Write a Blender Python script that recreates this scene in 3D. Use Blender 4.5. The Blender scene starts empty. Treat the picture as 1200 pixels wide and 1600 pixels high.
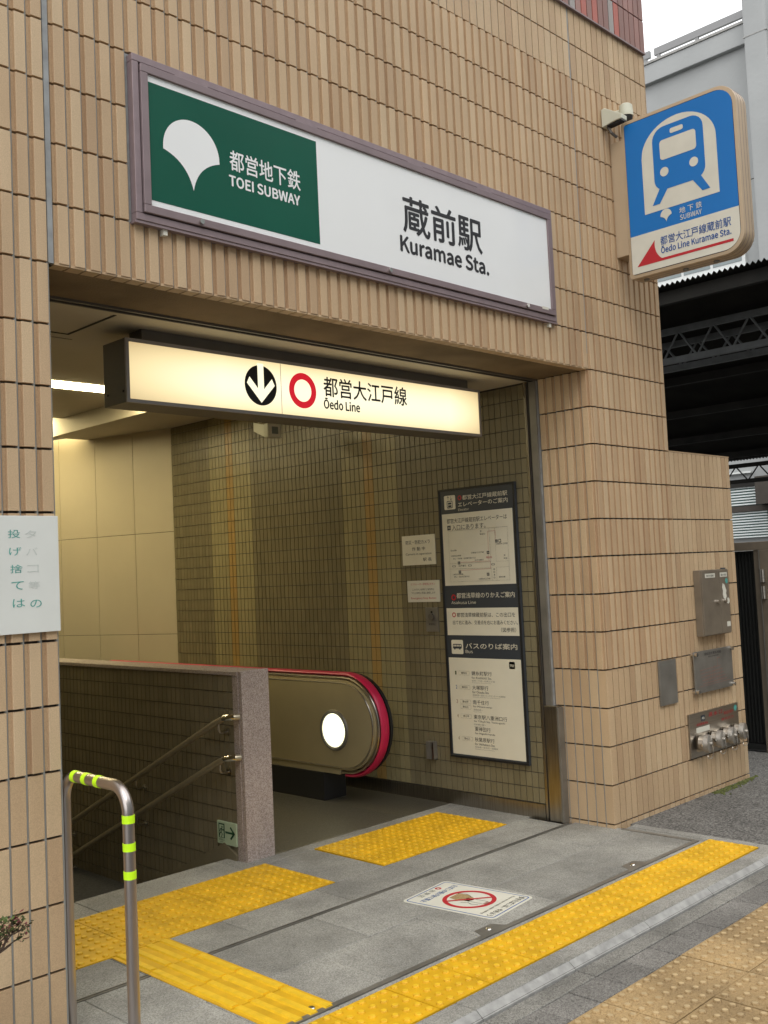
import bpy, bmesh, math, random
from mathutils import Vector, Matrix
random.seed(7)
SC = bpy.context.scene
COL = SC.collection
R = math.radians

# ------------------------------------------------------------------ camera
cam = bpy.data.cameras.new('camera')
camo = bpy.data.objects.new('camera', cam); COL.objects.link(camo)
right = Vector((0.7036970, -0.7089886, -0.0463219))
down = Vector((0.0104274, 0.0754947, -0.9970917))
fwd = Vector((0.7104237, 0.7011674, 0.0605183))
m = Matrix.Identity(4)
for i in range(3):
    m[i][0] = right[i]; m[i][1] = -down[i]; m[i][2] = -fwd[i]
m[0][3], m[1][3], m[2][3] = -1.848309, -3.520810, 1.636958
camo.matrix_world = m
cam.sensor_fit = 'HORIZONTAL'; cam.sensor_width = 36.0
cam.lens = 1585.87 / 1200 * 36
cam.clip_start = 0.05; cam.clip_end = 600
SC.camera = camo
CAM = Vector((-1.848309, -3.520810, 1.636958))
def pix(P):
    d = Vector(P) - CAM; z = d.dot(fwd)
    if z < 0.1: return None
    return (600 + 1585.87*d.dot(right)/z, 800 + 1585.87*d.dot(down)/z)

# ------------------------------------------------------------------ world and sun
w = bpy.data.worlds.new('World'); SC.world = w; w.use_nodes = True
nt = w.node_tree; nt.nodes.clear()
out = nt.nodes.new('ShaderNodeOutputWorld'); bg = nt.nodes.new('ShaderNodeBackground')
sky = nt.nodes.new('ShaderNodeTexSky'); sky.sky_type = 'NISHITA'; sky.sun_disc = False
SUN_EL, SUN_AZ = 52, 215
sky.sun_elevation = R(SUN_EL); sky.sun_rotation = R(SUN_AZ)
sky.air_density = 1.0; sky.dust_density = 6.0; sky.ozone_density = 1.0
hs = nt.nodes.new('ShaderNodeHueSaturation'); hs.inputs['Saturation'].default_value = 0.22
nt.links.new(sky.outputs[0], hs.inputs['Color'])
# even white cloud cover over the clear sky, faintly uneven
wtc = nt.nodes.new('ShaderNodeTexCoord'); wn0 = nt.nodes.new('ShaderNodeTexNoise'); wn0.inputs['Scale'].default_value = 2.0; wn0.inputs['Detail'].default_value = 6
nt.links.new(wtc.outputs['Generated'], wn0.inputs['Vector'])
wcr = nt.nodes.new('ShaderNodeValToRGB'); wcr.color_ramp.elements[0].position = 0.3; wcr.color_ramp.elements[1].position = 0.7
wcr.color_ramp.elements[0].color = (0.86, 0.87, 0.89, 1); wcr.color_ramp.elements[1].color = (1, 1, 1, 1)
nt.links.new(wn0.outputs['Fac'], wcr.inputs[0])
wsc = nt.nodes.new('ShaderNodeVectorMath'); wsc.operation = 'SCALE'; wsc.inputs['Scale'].default_value = 9.5
nt.links.new(wcr.outputs[0], wsc.inputs[0])
wmx = nt.nodes.new('ShaderNodeMixRGB'); wmx.inputs[0].default_value = 0.88
nt.links.new(hs.outputs[0], wmx.inputs[1]); nt.links.new(wsc.outputs[0], wmx.inputs[2]); nt.links.new(wmx.outputs[0], bg.inputs[0])
nt.links.new(bg.outputs[0], out.inputs[0]); bg.inputs[1].default_value = 0.15
sun = bpy.data.lights.new('sun', 'SUN'); sun.energy = 0.5; sun.angle = R(25); sun.color = (1, 0.97, 0.92)
suno = bpy.data.objects.new('sun', sun); COL.objects.link(suno)
a = R(SUN_AZ)
sd = Vector((math.sin(a)*math.cos(R(SUN_EL)), math.cos(a)*math.cos(R(SUN_EL)), math.sin(R(SUN_EL))))
suno.rotation_euler = sd.to_track_quat('Z', 'Y').to_euler(); suno.location = (0, -8, 12)
vs = SC.view_settings; vs.view_transform = 'Standard'; vs.look = 'None'; vs.gamma = 1; vs.use_curve_mapping = False
vs.exposure = 0.52
SC.cycles.max_bounces = 8; SC.cycles.diffuse_bounces = 5; SC.cycles.sample_clamp_indirect = 6
SC.cycles.use_denoising = True

# ------------------------------------------------------------------ materials
def srgb(r, g, b):
    f = lambda c: c/12.92 if c <= 0.04045 else ((c+0.055)/1.055)**2.4
    return (f(r/255), f(g/255), f(b/255))
def newmat(name):
    mt = bpy.data.materials.new(name); mt.use_nodes = True
    return mt, mt.node_tree, mt.node_tree.nodes['Principled BSDF']
def mat(name, col, rough=0.6, metal=0.0, var=0.12, scale=8.0, bump=0.0, bscale=60.0, emit=0.0, coat=0.0,
        spec=0.5, stretch=(1, 1, 1), col2=None, det=4):
    mt, nt, p = newmat(name)
    p.inputs['Roughness'].default_value = rough; p.inputs['Metallic'].default_value = metal
    p.inputs['Specular IOR Level'].default_value = spec
    if coat: p.inputs['Coat Weight'].default_value = coat; p.inputs['Coat Roughness'].default_value = 0.05
    geo = nt.nodes.new('ShaderNodeNewGeometry')
    mp = nt.nodes.new('ShaderNodeMapping'); mp.inputs['Scale'].default_value = stretch
    nt.links.new(geo.outputs['Position'], mp.inputs[0])
    if var > 0 or col2:
        n = nt.nodes.new('ShaderNodeTexNoise'); n.inputs['Scale'].default_value = scale; n.inputs['Detail'].default_value = det
        nt.links.new(mp.outputs[0], n.inputs['Vector'])
        cr = nt.nodes.new('ShaderNodeValToRGB')
        cr.color_ramp.elements[0].position = 0.3; cr.color_ramp.elements[1].position = 0.7
        c2 = col2 or tuple(c*(1-var) for c in col)
        c1 = col if col2 else tuple(min(1, c*(1+var*0.6)) for c in col)
        cr.color_ramp.elements[0].color = (*c2, 1); cr.color_ramp.elements[1].color = (*c1, 1)
        nt.links.new(n.outputs['Fac'], cr.inputs[0]); nt.links.new(cr.outputs[0], p.inputs['Base Color'])
        if emit: nt.links.new(cr.outputs[0], p.inputs['Emission Color'])
    else:
        p.inputs['Base Color'].default_value = (*col, 1)
        if emit: p.inputs['Emission Color'].default_value = (*col, 1)
    if emit: p.inputs['Emission Strength'].default_value = emit
    if bump:
        n2 = nt.nodes.new('ShaderNodeTexNoise'); n2.inputs['Scale'].default_value = bscale; n2.inputs['Detail'].default_value = 5
        nt.links.new(mp.outputs[0], n2.inputs['Vector'])
        b = nt.nodes.new('ShaderNodeBump'); b.inputs['Strength'].default_value = min(1, bump); b.inputs['Distance'].default_value = 0.004*max(1, bump)
        nt.links.new(n2.outputs['Fac'], b.inputs['Height']); nt.links.new(b.outputs[0], p.inputs['Normal'])
    return mt
def tile_mat(name, stops, mode, rough=0.45, grain=0.12, bump=0.25, constant=False):
    """one colour per tile: object random (single tiles) or the face attribute tint (joined tiles)"""
    mt, nt, p = newmat(name)
    p.inputs['Roughness'].default_value = rough
    if mode == 'obj':
        oi = nt.nodes.new('ShaderNodeObjectInfo'); src = oi.outputs['Random']
    else:
        at = nt.nodes.new('ShaderNodeAttribute'); at.attribute_name = 'tint'; src = at.outputs['Fac']
    cr = nt.nodes.new('ShaderNodeValToRGB'); cr.color_ramp.interpolation = 'CONSTANT' if constant else 'LINEAR'
    e = cr.color_ramp.elements
    e[0].position = stops[0][0]; e[0].color = (*stops[0][1], 1)
    e[1].position = stops[1][0]; e[1].color = (*stops[1][1], 1)
    for s in stops[2:]:
        q = e.new(s[0]); q.color = (*s[1], 1)
    nt.links.new(src, cr.inputs[0])
    geo = nt.nodes.new('ShaderNodeNewGeometry')
    n = nt.nodes.new('ShaderNodeTexNoise'); n.inputs['Scale'].default_value = 260; n.inputs['Detail'].default_value = 3
    nt.links.new(geo.outputs['Position'], n.inputs['Vector'])
    n3 = nt.nodes.new('ShaderNodeTexNoise'); n3.inputs['Scale'].default_value = 1.6; n3.inputs['Detail'].default_value = 6
    n3.inputs['Roughness'].default_value = 0.65
    mp = nt.nodes.new('ShaderNodeMapping'); mp.inputs['Scale'].default_value = (1.2, 1.2, 0.9)
    nt.links.new(geo.outputs['Position'], mp.inputs[0]); nt.links.new(mp.outputs[0], n3.inputs['Vector'])
    def mixv(val, lo, hi, src):
        mr = nt.nodes.new('ShaderNodeMapRange'); mr.inputs[1].default_value = 0.3; mr.inputs[2].default_value = 0.7
        mr.inputs[3].default_value = lo; mr.inputs[4].default_value = hi
        nt.links.new(src, mr.inputs[0]); return mr.outputs[0]
    n4 = nt.nodes.new('ShaderNodeTexNoise'); n4.inputs['Scale'].default_value = 1.0; n4.inputs['Detail'].default_value = 5
    mp4 = nt.nodes.new('ShaderNodeMapping'); mp4.inputs['Scale'].default_value = (9, 9, 0.5)
    nt.links.new(geo.outputs['Position'], mp4.inputs[0]); nt.links.new(mp4.outputs[0], n4.inputs['Vector'])
    mu0 = nt.nodes.new('ShaderNodeMath'); mu0.operation = 'MULTIPLY'
    nt.links.new(mixv(0, 0.93, 1.03, n4.outputs['Fac']), mu0.inputs[0]); nt.links.new(mixv(0, 0.90, 1.05, n3.outputs['Fac']), mu0.inputs[1])
    mu = nt.nodes.new('ShaderNodeMath'); mu.operation = 'MULTIPLY'
    nt.links.new(mixv(0, 1-grain, 1+grain, n.outputs['Fac']), mu.inputs[0])
    nt.links.new(mu0.outputs[0], mu.inputs[1])
    vm = nt.nodes.new('ShaderNodeVectorMath'); vm.operation = 'SCALE'
    nt.links.new(cr.outputs[0], vm.inputs[0]); nt.links.new(mu.outputs[0], vm.inputs['Scale'])
    nt.links.new(vm.outputs[0], p.inputs['Base Color'])
    if bump:
        b = nt.nodes.new('ShaderNodeBump'); b.inputs['Strength'].default_value = bump; b.inputs['Distance'].default_value = 0.002
        nt.links.new(n.outputs['Fac'], b.inputs['Height']); nt.links.new(b.outputs[0], p.inputs['Normal'])
    return mt
BEIGE = [(0.0, (0.475, 0.322, 0.188)), (0.2, (0.53, 0.374, 0.222)), (0.75, (0.57, 0.409, 0.246)), (1.0, (0.60, 0.446, 0.276))]
REDS = [(0.0, (0.27, 0.135, 0.11)), (0.5, (0.34, 0.17, 0.14)), (0.68, (0.45, 0.12, 0.085)), (0.84, (0.33, 0.30, 0.28)), (0.92, (0.30, 0.15, 0.15))]
OLIVE = [(0.0, (0.205, 0.174, 0.100)), (1.0, (0.24, 0.205, 0.120))]
OLIVE2 = [(0.0, (0.32, 0.275, 0.145)), (1.0, (0.355, 0.305, 0.165))]
ORNG = [(0.0, (0.40, 0.265, 0.095)), (1.0, (0.44, 0.29, 0.105))]
BROWN = [(0.0, (0.185, 0.158, 0.10)), (1.0, (0.22, 0.188, 0.12))]
M = {}
STRIP = [(p_, tuple(v*f for v, f in zip(c_, (0.85, 0.79, 0.75)))) for p_, c_ in BEIGE]  # recessed strip of the ribbed tiles: its shade painted as darker beige
for k, st, c, rg in (('beige', BEIGE, False, 0.62), ('strip', STRIP, False, 0.8), ('red', REDS, True, 0.5), ('olive', OLIVE, False, 0.3), ('olive2', OLIVE2, False, 0.3), ('orng', ORNG, False, 0.3), ('brown', BROWN, False, 0.35)):
    M[k+'_o'] = tile_mat(k+'_single', st, 'obj', rg, constant=c); M[k+'_a'] = tile_mat(k+'_joined', st, 'attr', rg, constant=c)
M['grout'] = mat('grout', (0.31, 0.315, 0.295), 0.9, bump=0.3)
M['grout_d'] = mat('grout_shaded', (0.17, 0.165, 0.148), 0.9, bump=0.3)  # shade in the pier and wing joints painted in as darker grout
M['mortar'] = mat('mortar_dark', (0.07, 0.06, 0.05), 0.95)
M['body'] = mat('mortar_bed', (0.055, 0.045, 0.038), 0.95)
M['caulk'] = mat('caulk', (0.30, 0.31, 0.31), 0.6, var=0.25, scale=14)
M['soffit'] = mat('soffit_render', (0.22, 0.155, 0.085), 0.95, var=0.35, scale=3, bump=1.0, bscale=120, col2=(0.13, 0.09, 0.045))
M['ceil'] = mat('ceiling_panel', (0.52, 0.47, 0.37), 0.8, var=0.06, scale=2)
M['cream'] = mat('cream_panel', (0.54, 0.47, 0.33), 0.45, var=0.05, scale=2)
M['dark'] = mat('dark_slot', (0.012, 0.012, 0.011), 0.7, var=0)
M['black'] = mat('black_paint', (0.015, 0.015, 0.016), 0.4, var=0)
M['steel'] = mat('brushed_steel', (0.40, 0.37, 0.32), 0.32, 1.0, var=0.25, scale=3, stretch=(30, 30, 1.5), bump=0.06, bscale=40)
M['steel_h'] = mat('brushed_steel_across', (0.50, 0.46, 0.40), 0.28, 1.0, var=0.15, scale=3, stretch=(2, 2, 60))
M['steel_d'] = mat('dull_steel', (0.26, 0.245, 0.215), 0.45, 0.55, var=0.25, scale=5)
M['pipe'] = mat('satin_pipe', (0.50, 0.45, 0.42), 0.3, 1.0, var=0.15, scale=6, stretch=(1, 1, 0.3), bump=0.05, bscale=80)
M['chrome'] = mat('chrome', (0.7, 0.68, 0.64), 0.12, 1.0, var=0)
M['capsteel'] = mat('cap_steel', (0.50, 0.47, 0.42), 0.34, 0.75, var=0.2, scale=30)
M['railsteel'] = mat('handrail_steel', (0.50, 0.44, 0.32), 0.28, 0.7, var=0.1, scale=20)
M['mauve'] = mat('mauve_frame', (0.27, 0.205, 0.215), 0.4, 0.2, var=0.1, scale=20)
M['mauve_d'] = mat('mauve_frame_dull', (0.235, 0.178, 0.185), 0.45, 0.1, var=0.1)
M['white'] = mat('sign_white', (0.87, 0.88, 0.87), 0.25, var=0.03, scale=1.5, coat=0.3)
M['offwhite'] = mat('aged_white', (0.70, 0.68, 0.58), 0.5, var=0.05, scale=9)
M['green'] = mat('sign_green', (0.002, 0.092, 0.055), 0.12, var=0.1, scale=2, coat=0.0)
M['blue'] = mat('sign_blue', (0.008, 0.175, 0.53), 0.4, var=0.03, scale=2)
M['textblue'] = mat('print_blue', (0.03, 0.10, 0.32), 0.5, var=0)
M['redp'] = mat('print_red', (0.50, 0.02, 0.03), 0.5, var=0)
M['blackp'] = mat('print_black', (0.012, 0.012, 0.014), 0.45, var=0)
M['beigebox'] = mat('beige_enamel', (0.50, 0.38, 0.25), 0.4, var=0.05, scale=5)
M['paper'] = mat('notice_board', (0.72, 0.74, 0.70), 0.5, var=0.04, scale=6)
M['teal'] = mat('print_teal', (0.10, 0.38, 0.33), 0.6, var=0.25, scale=60)
M['faint'] = mat('print_faded', (0.60, 0.64, 0.60), 0.6, var=0.1, scale=60)
M['poster'] = mat('poster_paper', (0.76, 0.72, 0.58), 0.5, var=0.03)
M['navy'] = mat('poster_dark', (0.045, 0.052, 0.062), 0.4, var=0)
M['pinkp'] = mat('print_pink', (0.36, 0.17, 0.135), 0.6, var=0)
M['greyp'] = mat('print_grey', (0.25, 0.25, 0.22), 0.6, var=0)
M['yellow'] = mat('tactile_yellow', (0.74, 0.420, 0.008), 0.5, var=0.22, scale=7, bump=0.2, bscale=150, det=8)
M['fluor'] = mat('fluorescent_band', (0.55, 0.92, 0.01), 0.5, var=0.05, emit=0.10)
M['granite'] = None
M['dynplate'] = mat('floor_plate', (0.21, 0.195, 0.15), 0.36, 0.6, var=0.4, scale=60, stretch=(1, 8, 1), bump=0.3, bscale=90)
M['crimson'] = mat('rubber_crimson', (0.58, 0.014, 0.075), 0.35, var=0.08)
M['inox'] = mat('escalator_panel', (0.56, 0.48, 0.29), 0.42, 0.55, var=0.1, scale=2)
M['glow_w'] = mat('lens_glow', (1.0, 0.93, 0.62), 0.5, var=0.25, scale=9, emit=1.25)
M['tube'] = mat('tube_light', (1.0, 0.86, 0.50), 0.5, var=0, emit=16)
M['concrete'] = mat('concrete', (0.30, 0.29, 0.27), 0.9, var=0.25, scale=12, bump=0.8, bscale=90)
M['asphalt'] = None
M['road'] = mat('road_asphalt', (0.055, 0.055, 0.055), 0.9, var=0.4, scale=90, bump=0.8)
M['moss'] = mat('moss', (0.10, 0.115, 0.03), 0.95, var=0.5, scale=40)
M['paver'] = mat('grey_paver', (0.20, 0.19, 0.175), 0.85, var=0.35, scale=10, bump=0.8, bscale=160, det=8)
M['ochre'] = mat('ochre_tactile', (0.40, 0.27, 0.115), 0.75, var=0.35, scale=5, bump=0.6, bscale=120, det=8)
M['gutter'] = mat('gutter_stone', (0.26, 0.25, 0.225), 0.85, var=0.3, scale=7, bump=0.8, bscale=160, det=8)
M['kerbw'] = mat('kerb_edge', (0.36, 0.355, 0.335), 0.8, var=0.25, scale=20, bump=0.6, bscale=100)
M['stucco'] = mat('grey_stucco', (0.37, 0.38, 0.375), 0.85, var=0.07, scale=1.0, bump=1.0, bscale=12)
M['railgrey'] = mat('rail_grey', (0.25, 0.25, 0.25), 0.5, 0.4, var=0)
M['winwhite'] = mat('window_white', (0.70, 0.72, 0.70), 0.5, var=0)
M['glass'] = mat('window_glass', (0.20, 0.24, 0.24), 0.08, var=0.1, scale=2, coat=0.5)
M['blind'] = mat('louvre_white', (0.75, 0.80, 0.78), 0.5, var=0)
M['dgreen'] = mat('louvre_gap', (0.07, 0.13, 0.12), 0.6, var=0)
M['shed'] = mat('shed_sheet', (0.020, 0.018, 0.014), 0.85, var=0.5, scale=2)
M['truss'] = mat('truss_paint', (0.16, 0.17, 0.17), 0.6, var=0.2)
M['gate'] = mat('olive_gate', (0.235, 0.195, 0.145), 0.4, 0.35, var=0.15)
M['blackrib'] = mat('black_rib', (0.010, 0.011, 0.010), 0.5, var=0)
M['lampw'] = mat('lamp_cream', (0.62, 0.62, 0.50), 0.5, var=0.05)
M['leaf'] = mat('leaf_green', (0.085, 0.12, 0.03), 0.6, var=0.5, scale=40)
M['leafr'] = mat('leaf_red', (0.20, 0.045, 0.05), 0.6, var=0.4, scale=40)
M['bark'] = mat('twig', (0.10, 0.065, 0.045), 0.9, var=0.3)
M['exitw'] = mat('exit_pale', (0.42, 0.52, 0.36), 0.5, var=0)
M['exitg'] = mat('exit_green', (0.01, 0.07, 0.035), 0.5, var=0)
M['signgrey'] = mat('sign_case', (0.15, 0.135, 0.115), 0.45, 0.3, var=0.1)
M['signrim'] = mat('sign_rim', (0.36, 0.33, 0.31), 0.4, 0.4, var=0.05)

def granite(name, base, dark, light, blotch, vsc=230, bmp=0.25):
    mt, nt, p = newmat(name); p.inputs['Roughness'].default_value = 0.75
    geo = nt.nodes.new('ShaderNodeNewGeometry')
    v = nt.nodes.new('ShaderNodeTexVoronoi'); v.inputs['Scale'].default_value = vsc
    nt.links.new(geo.outputs['Position'], v.inputs['Vector'])
    cr = nt.nodes.new('ShaderNodeValToRGB'); e = cr.color_ramp.elements
    e[0].position = 0.0; e[0].color = (*dark, 1); e[1].position = 1; e[1].color = (*light, 1)
    q = e.new(0.4); q.color = (*base, 1)
    sp = nt.nodes.new('ShaderNodeSeparateColor'); nt.links.new(v.outputs['Color'], sp.inputs[0]); nt.links.new(sp.outputs[0], cr.inputs[0])
    n = nt.nodes.new('ShaderNodeTexNoise'); n.inputs['Scale'].default_value = 2.6; n.inputs['Detail'].default_value = 9; n.inputs['Roughness'].default_value = 0.62
    nt.links.new(geo.outputs['Position'], n.inputs['Vector'])
    mr = nt.nodes.new('ShaderNodeMapRange'); mr.inputs[1].default_value = 0.36; mr.inputs[2].default_value = 0.66
    mr.inputs[3].default_value = 1-blotch; mr.inputs[4].default_value = 1+blotch
    nt.links.new(n.outputs['Fac'], mr.inputs[0])
    oi = nt.nodes.new('ShaderNodeObjectInfo')
    mr2 = nt.nodes.new('ShaderNodeMapRange'); mr2.inputs[3].default_value = 0.86; mr2.inputs[4].default_value = 1.10
    nt.links.new(oi.outputs['Random'], mr2.inputs[0])
    mu = nt.nodes.new('ShaderNodeMath'); mu.operation = 'MULTIPLY'; nt.links.new(mr.outputs[0], mu.inputs[0]); nt.links.new(mr2.outputs[0], mu.inputs[1])
    vm = nt.nodes.new('ShaderNodeVectorMath'); vm.operation = 'SCALE'
    nt.links.new(cr.outputs[0], vm.inputs[0]); nt.links.new(mu.outputs[0], vm.inputs['Scale']); nt.links.new(vm.outputs[0], p.inputs['Base Color'])
    b = nt.nodes.new('ShaderNodeBump'); b.inputs['Strength'].default_value = bmp; b.inputs['Distance'].default_value = 0.002 if bmp < 0.5 else 0.006
    nt.links.new(sp.outputs[1], b.inputs['Height']); nt.links.new(b.outputs[0], p.inputs['Normal'])
    return mt
M['granite'] = granite('granite_grey', (0.275, 0.266, 0.236), (0.185, 0.18, 0.16), (0.38, 0.37, 0.335), 0.22)
M['asphalt'] = granite('asphalt', (0.125, 0.12, 0.108), (0.045, 0.043, 0.04), (0.26, 0.25, 0.23), 0.15, 110, 1.0)
M['gutter'] = granite('gutter_stone', (0.22, 0.212, 0.19), (0.12, 0.115, 0.10), (0.33, 0.32, 0.29), 0.28)
M['paver'] = granite('grey_paver', (0.175, 0.165, 0.15), (0.09, 0.085, 0.078), (0.27, 0.26, 0.24), 0.22)
M['ochre'] = granite('ochre_tactile', (0.335, 0.225, 0.10), (0.25, 0.165, 0.075), (0.40, 0.28, 0.14), 0.25)
M['granite_p'] = granite('granite_pink', (0.38, 0.31, 0.275), (0.24, 0.19, 0.17), (0.52, 0.45, 0.41), 0.06)

# ------------------------------------------------------------------ builders
def tag(o, label=None, cat=None, group=None, kind=None):
    if label: o['label'] = label
    if cat: o['category'] = cat
    if group: o['group'] = group
    if kind: o['kind'] = kind
    return o
def thing(name, loc, label, cat, group=None):
    o = bpy.data.objects.new(name, None); COL.objects.link(o); o.location = loc; o.empty_display_size = 0.1
    o.matrix_world = Matrix.Translation(Vector(loc))
    return tag(o, label, cat, group)
def wloc(o):
    v = Vector((0, 0, 0))
    while o is not None:
        v = v + Vector(o.location); o = o.parent
    return v
class MB:
    def __init__(s): s.v = []; s.f = []; s.m = []; s.t = []
    def add(s, vs, fs, mi=0, tint=0.0):
        n = len(s.v); s.v.extend([tuple(x) for x in vs]); s.f.extend([tuple(i+n for i in f) for f in fs])
        s.m.extend([mi]*len(fs)); s.t.extend([tint]*len(fs)); return s
    def box(s, x0, x1, y0, y1, z0, z1, mi=0, tint=0.0):
        return s.add([(x0,y0,z0),(x1,y0,z0),(x1,y1,z0),(x0,y1,z0),(x0,y0,z1),(x1,y0,z1),(x1,y1,z1),(x0,y1,z1)],
              [(0,3,2,1),(4,5,6,7),(0,1,5,4),(1,2,6,5),(2,3,7,6),(3,0,4,7)], mi, tint)
    def prism(s, pts, axis, a0, a1, mi=0):
        """pts: 2-D loop in the other two axes (x,y / x,z / y,z), extruded along axis from a0 to a1"""
        def p3(p, a):
            return (a, p[0], p[1]) if axis == 0 else ((p[0], a, p[1]) if axis == 1 else (p[0], p[1], a))
        n = len(pts); vs = [p3(p, a0) for p in pts] + [p3(p, a1) for p in pts]
        fs = [tuple(range(n-1, -1, -1)), tuple(range(n, 2*n))] + [(i, (i+1) % n, n+(i+1) % n, n+i) for i in range(n)]
        return s.add(vs, fs, mi)
    def tube(s, path, r, seg=12, mi=0, cap=True, radii=None):
        P = [Vector(p) for p in path]; n = len(P); rings = []
        up = None
        for i in range(n):
            t = (P[min(i+1, n-1)] - P[max(i-1, 0)]).normalized()
            if up is None:
                up = Vector((0, 0, 1)) if abs(t.z) < 0.9 else Vector((1, 0, 0))
            u = (up - t*up.dot(t)).normalized(); v = t.cross(u); up = u
            rr = radii[i] if radii else r
            rings.append([P[i] + (u*math.cos(2*math.pi*k/seg) + v*math.sin(2*math.pi*k/seg))*rr for k in range(seg)])
        vs = [p for rg in rings for p in rg]; fs = []
        for i in range(n-1):
            for k in range(seg):
                fs.append((i*seg+k, i*seg+(k+1) % seg, (i+1)*seg+(k+1) % seg, (i+1)*seg+k))
        if cap: fs += [tuple(range(seg-1, -1, -1)), tuple((n-1)*seg+k for k in range(seg))]
        return s.add(vs, fs, mi)
    def build(s, name, mats, parent=None, smooth=False, bevel=0.0, loc=None, seg=2):
        me = bpy.data.meshes.new(name)
        o0 = wloc(parent) if parent else Vector((0, 0, 0))
        base = Vector(loc) if loc else o0
        me.from_pydata([tuple(Vector(v)-base) for v in s.v], [], s.f)
        if not isinstance(mats, (list, tuple)): mats = [mats]
        for x in mats: me.materials.append(x)
        me.polygons.foreach_set('material_index', s.m)
        if any(s.t):
            at = me.attributes.new('tint', 'FLOAT', 'FACE'); at.data.foreach_set('value', s.t)
        bm = bmesh.new(); bm.from_mesh(me); bmesh.ops.recalc_face_normals(bm, faces=bm.faces)
        if bevel:
            bmesh.ops.bevel(bm, geom=[e for e in bm.edges if len(e.link_faces) == 2 and e.calc_face_angle(0) > 0.5], offset=bevel, segments=seg, affect='EDGES', profile=0.6, clamp_overlap=True)
        bm.to_mesh(me); bm.free()
        if smooth:
            me.polygons.foreach_set('use_smooth', [True]*len(me.polygons)); 
            try: me.set_sharp_from_angle(angle=R(40))
            except Exception: pass
        me.update()
        o = bpy.data.objects.new(name, me); COL.objects.link(o); o.parent = parent
        o.location = base - o0
        return o
def bx(name, mats, parent, *b, bevel=0.0, smooth=False):
    return MB().box(*b).build(name, mats, parent, bevel=bevel, smooth=smooth)
def struct(o): o['kind'] = 'structure'; return o
def inst(name, me, parent, loc, rotz=0.0, scale=None):
    """a further piece that shares its mesh; loc in world coordinates"""
    o = bpy.data.objects.new(name, me); COL.objects.link(o); o.parent = parent
    o.location = Vector(loc) - (wloc(parent) if parent else Vector((0, 0, 0)))
    o.rotation_euler = (0, 0, rotz)
    if scale: o.scale = scale
    return o
# flat print: outlines and lettering in the plane of a board
_cache = {}
FONT = None
try:
    import os
    FONT = bpy.data.fonts.load(os.path.join(bpy.utils.system_resource('DATAFILES'), 'fonts', 'Noto Sans CJK Regular.woff2'))
except Exception:
    FONT = None
def text2d(s, bold=0.0, res=3):
    key = (s, bold)
    if key in _cache: return _cache[key]
    c = bpy.data.curves.new('txt', 'FONT'); c.body = s; c.resolution_u = res; c.offset = 0.0
    if FONT and s in ('TOEI SUBWAY', 'Kuramae Sta.', 'Ōedo Line', 'SUBWAY', 'Ōedo Line Kuramae Sta.', 'Asakusa Line', 'Elevator', 'Bus'): c.font = FONT
    c.fill_mode = 'BOTH'; c.size = 1
    o = bpy.data.objects.new('txt', c); COL.objects.link(o)
    dg = bpy.context.evaluated_depsgraph_get(); me = bpy.data.meshes.new_from_object(o.evaluated_get(dg))
    vs = [(v.co.x, v.co.y) for v in me.vertices]; fs = [tuple(p.vertices) for p in me.polygons]
    bpy.data.objects.remove(o); bpy.data.curves.remove(c); bpy.data.meshes.remove(me)
    x0 = min(v[0] for v in vs); x1 = max(v[0] for v in vs); y0 = min(v[1] for v in vs); y1 = max(v[1] for v in vs)
    vs = [(v[0]-x0, v[1]-y0) for v in vs]
    _cache[key] = (vs, fs, x1-x0, y1-y0); return _cache[key]
def fill2d(loops):
    c = bpy.data.curves.new('shp', 'CURVE'); c.dimensions = '2D'; c.fill_mode = 'BOTH'
    for lp in loops:
        s = c.splines.new('POLY'); s.points.add(len(lp)-1); s.use_cyclic_u = True
        for i, p in enumerate(lp): s.points[i].co = (p[0], p[1], 0, 1)
    o = bpy.data.objects.new('shp', c); COL.objects.link(o)
    dg = bpy.context.evaluated_depsgraph_get(); me = bpy.data.meshes.new_from_object(o.evaluated_get(dg))
    vs = [(v.co.x, v.co.y) for v in me.vertices]; fs = [tuple(p.vertices) for p in me.polygons]
    bpy.data.objects.remove(o); bpy.data.curves.remove(c); bpy.data.meshes.remove(me)
    return vs, fs
def circ(cx, cy, rx, ry=None, n=40, a0=0, a1=360):
    ry = ry or rx; full = (a1-a0) >= 360
    k = n if full else n+1
    return [(cx+rx*math.cos(R(a0+(a1-a0)*i/n)), cy+ry*math.sin(R(a0+(a1-a0)*i/n))) for i in range(k)]
def rrect(x0, y0, x1, y1, r, n=6, rs=None):
    rs = rs or (r, r, r, r); P = []
    for (cx, cy, a, q) in ((x1-rs[0], y0+rs[0], -90, rs[0]), (x1-rs[1], y1-rs[1], 0, rs[1]), (x0+rs[2], y1-rs[2], 90, rs[2]), (x0+rs[3], y0+rs[3], 180, rs[3])):
        if q < 1e-6: P.append((cx, cy)); continue
        P += [(cx+q*math.cos(R(a+90*i/n)), cy+q*math.sin(R(a+90*i/n))) for i in range(n+1)]
    return P
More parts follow.
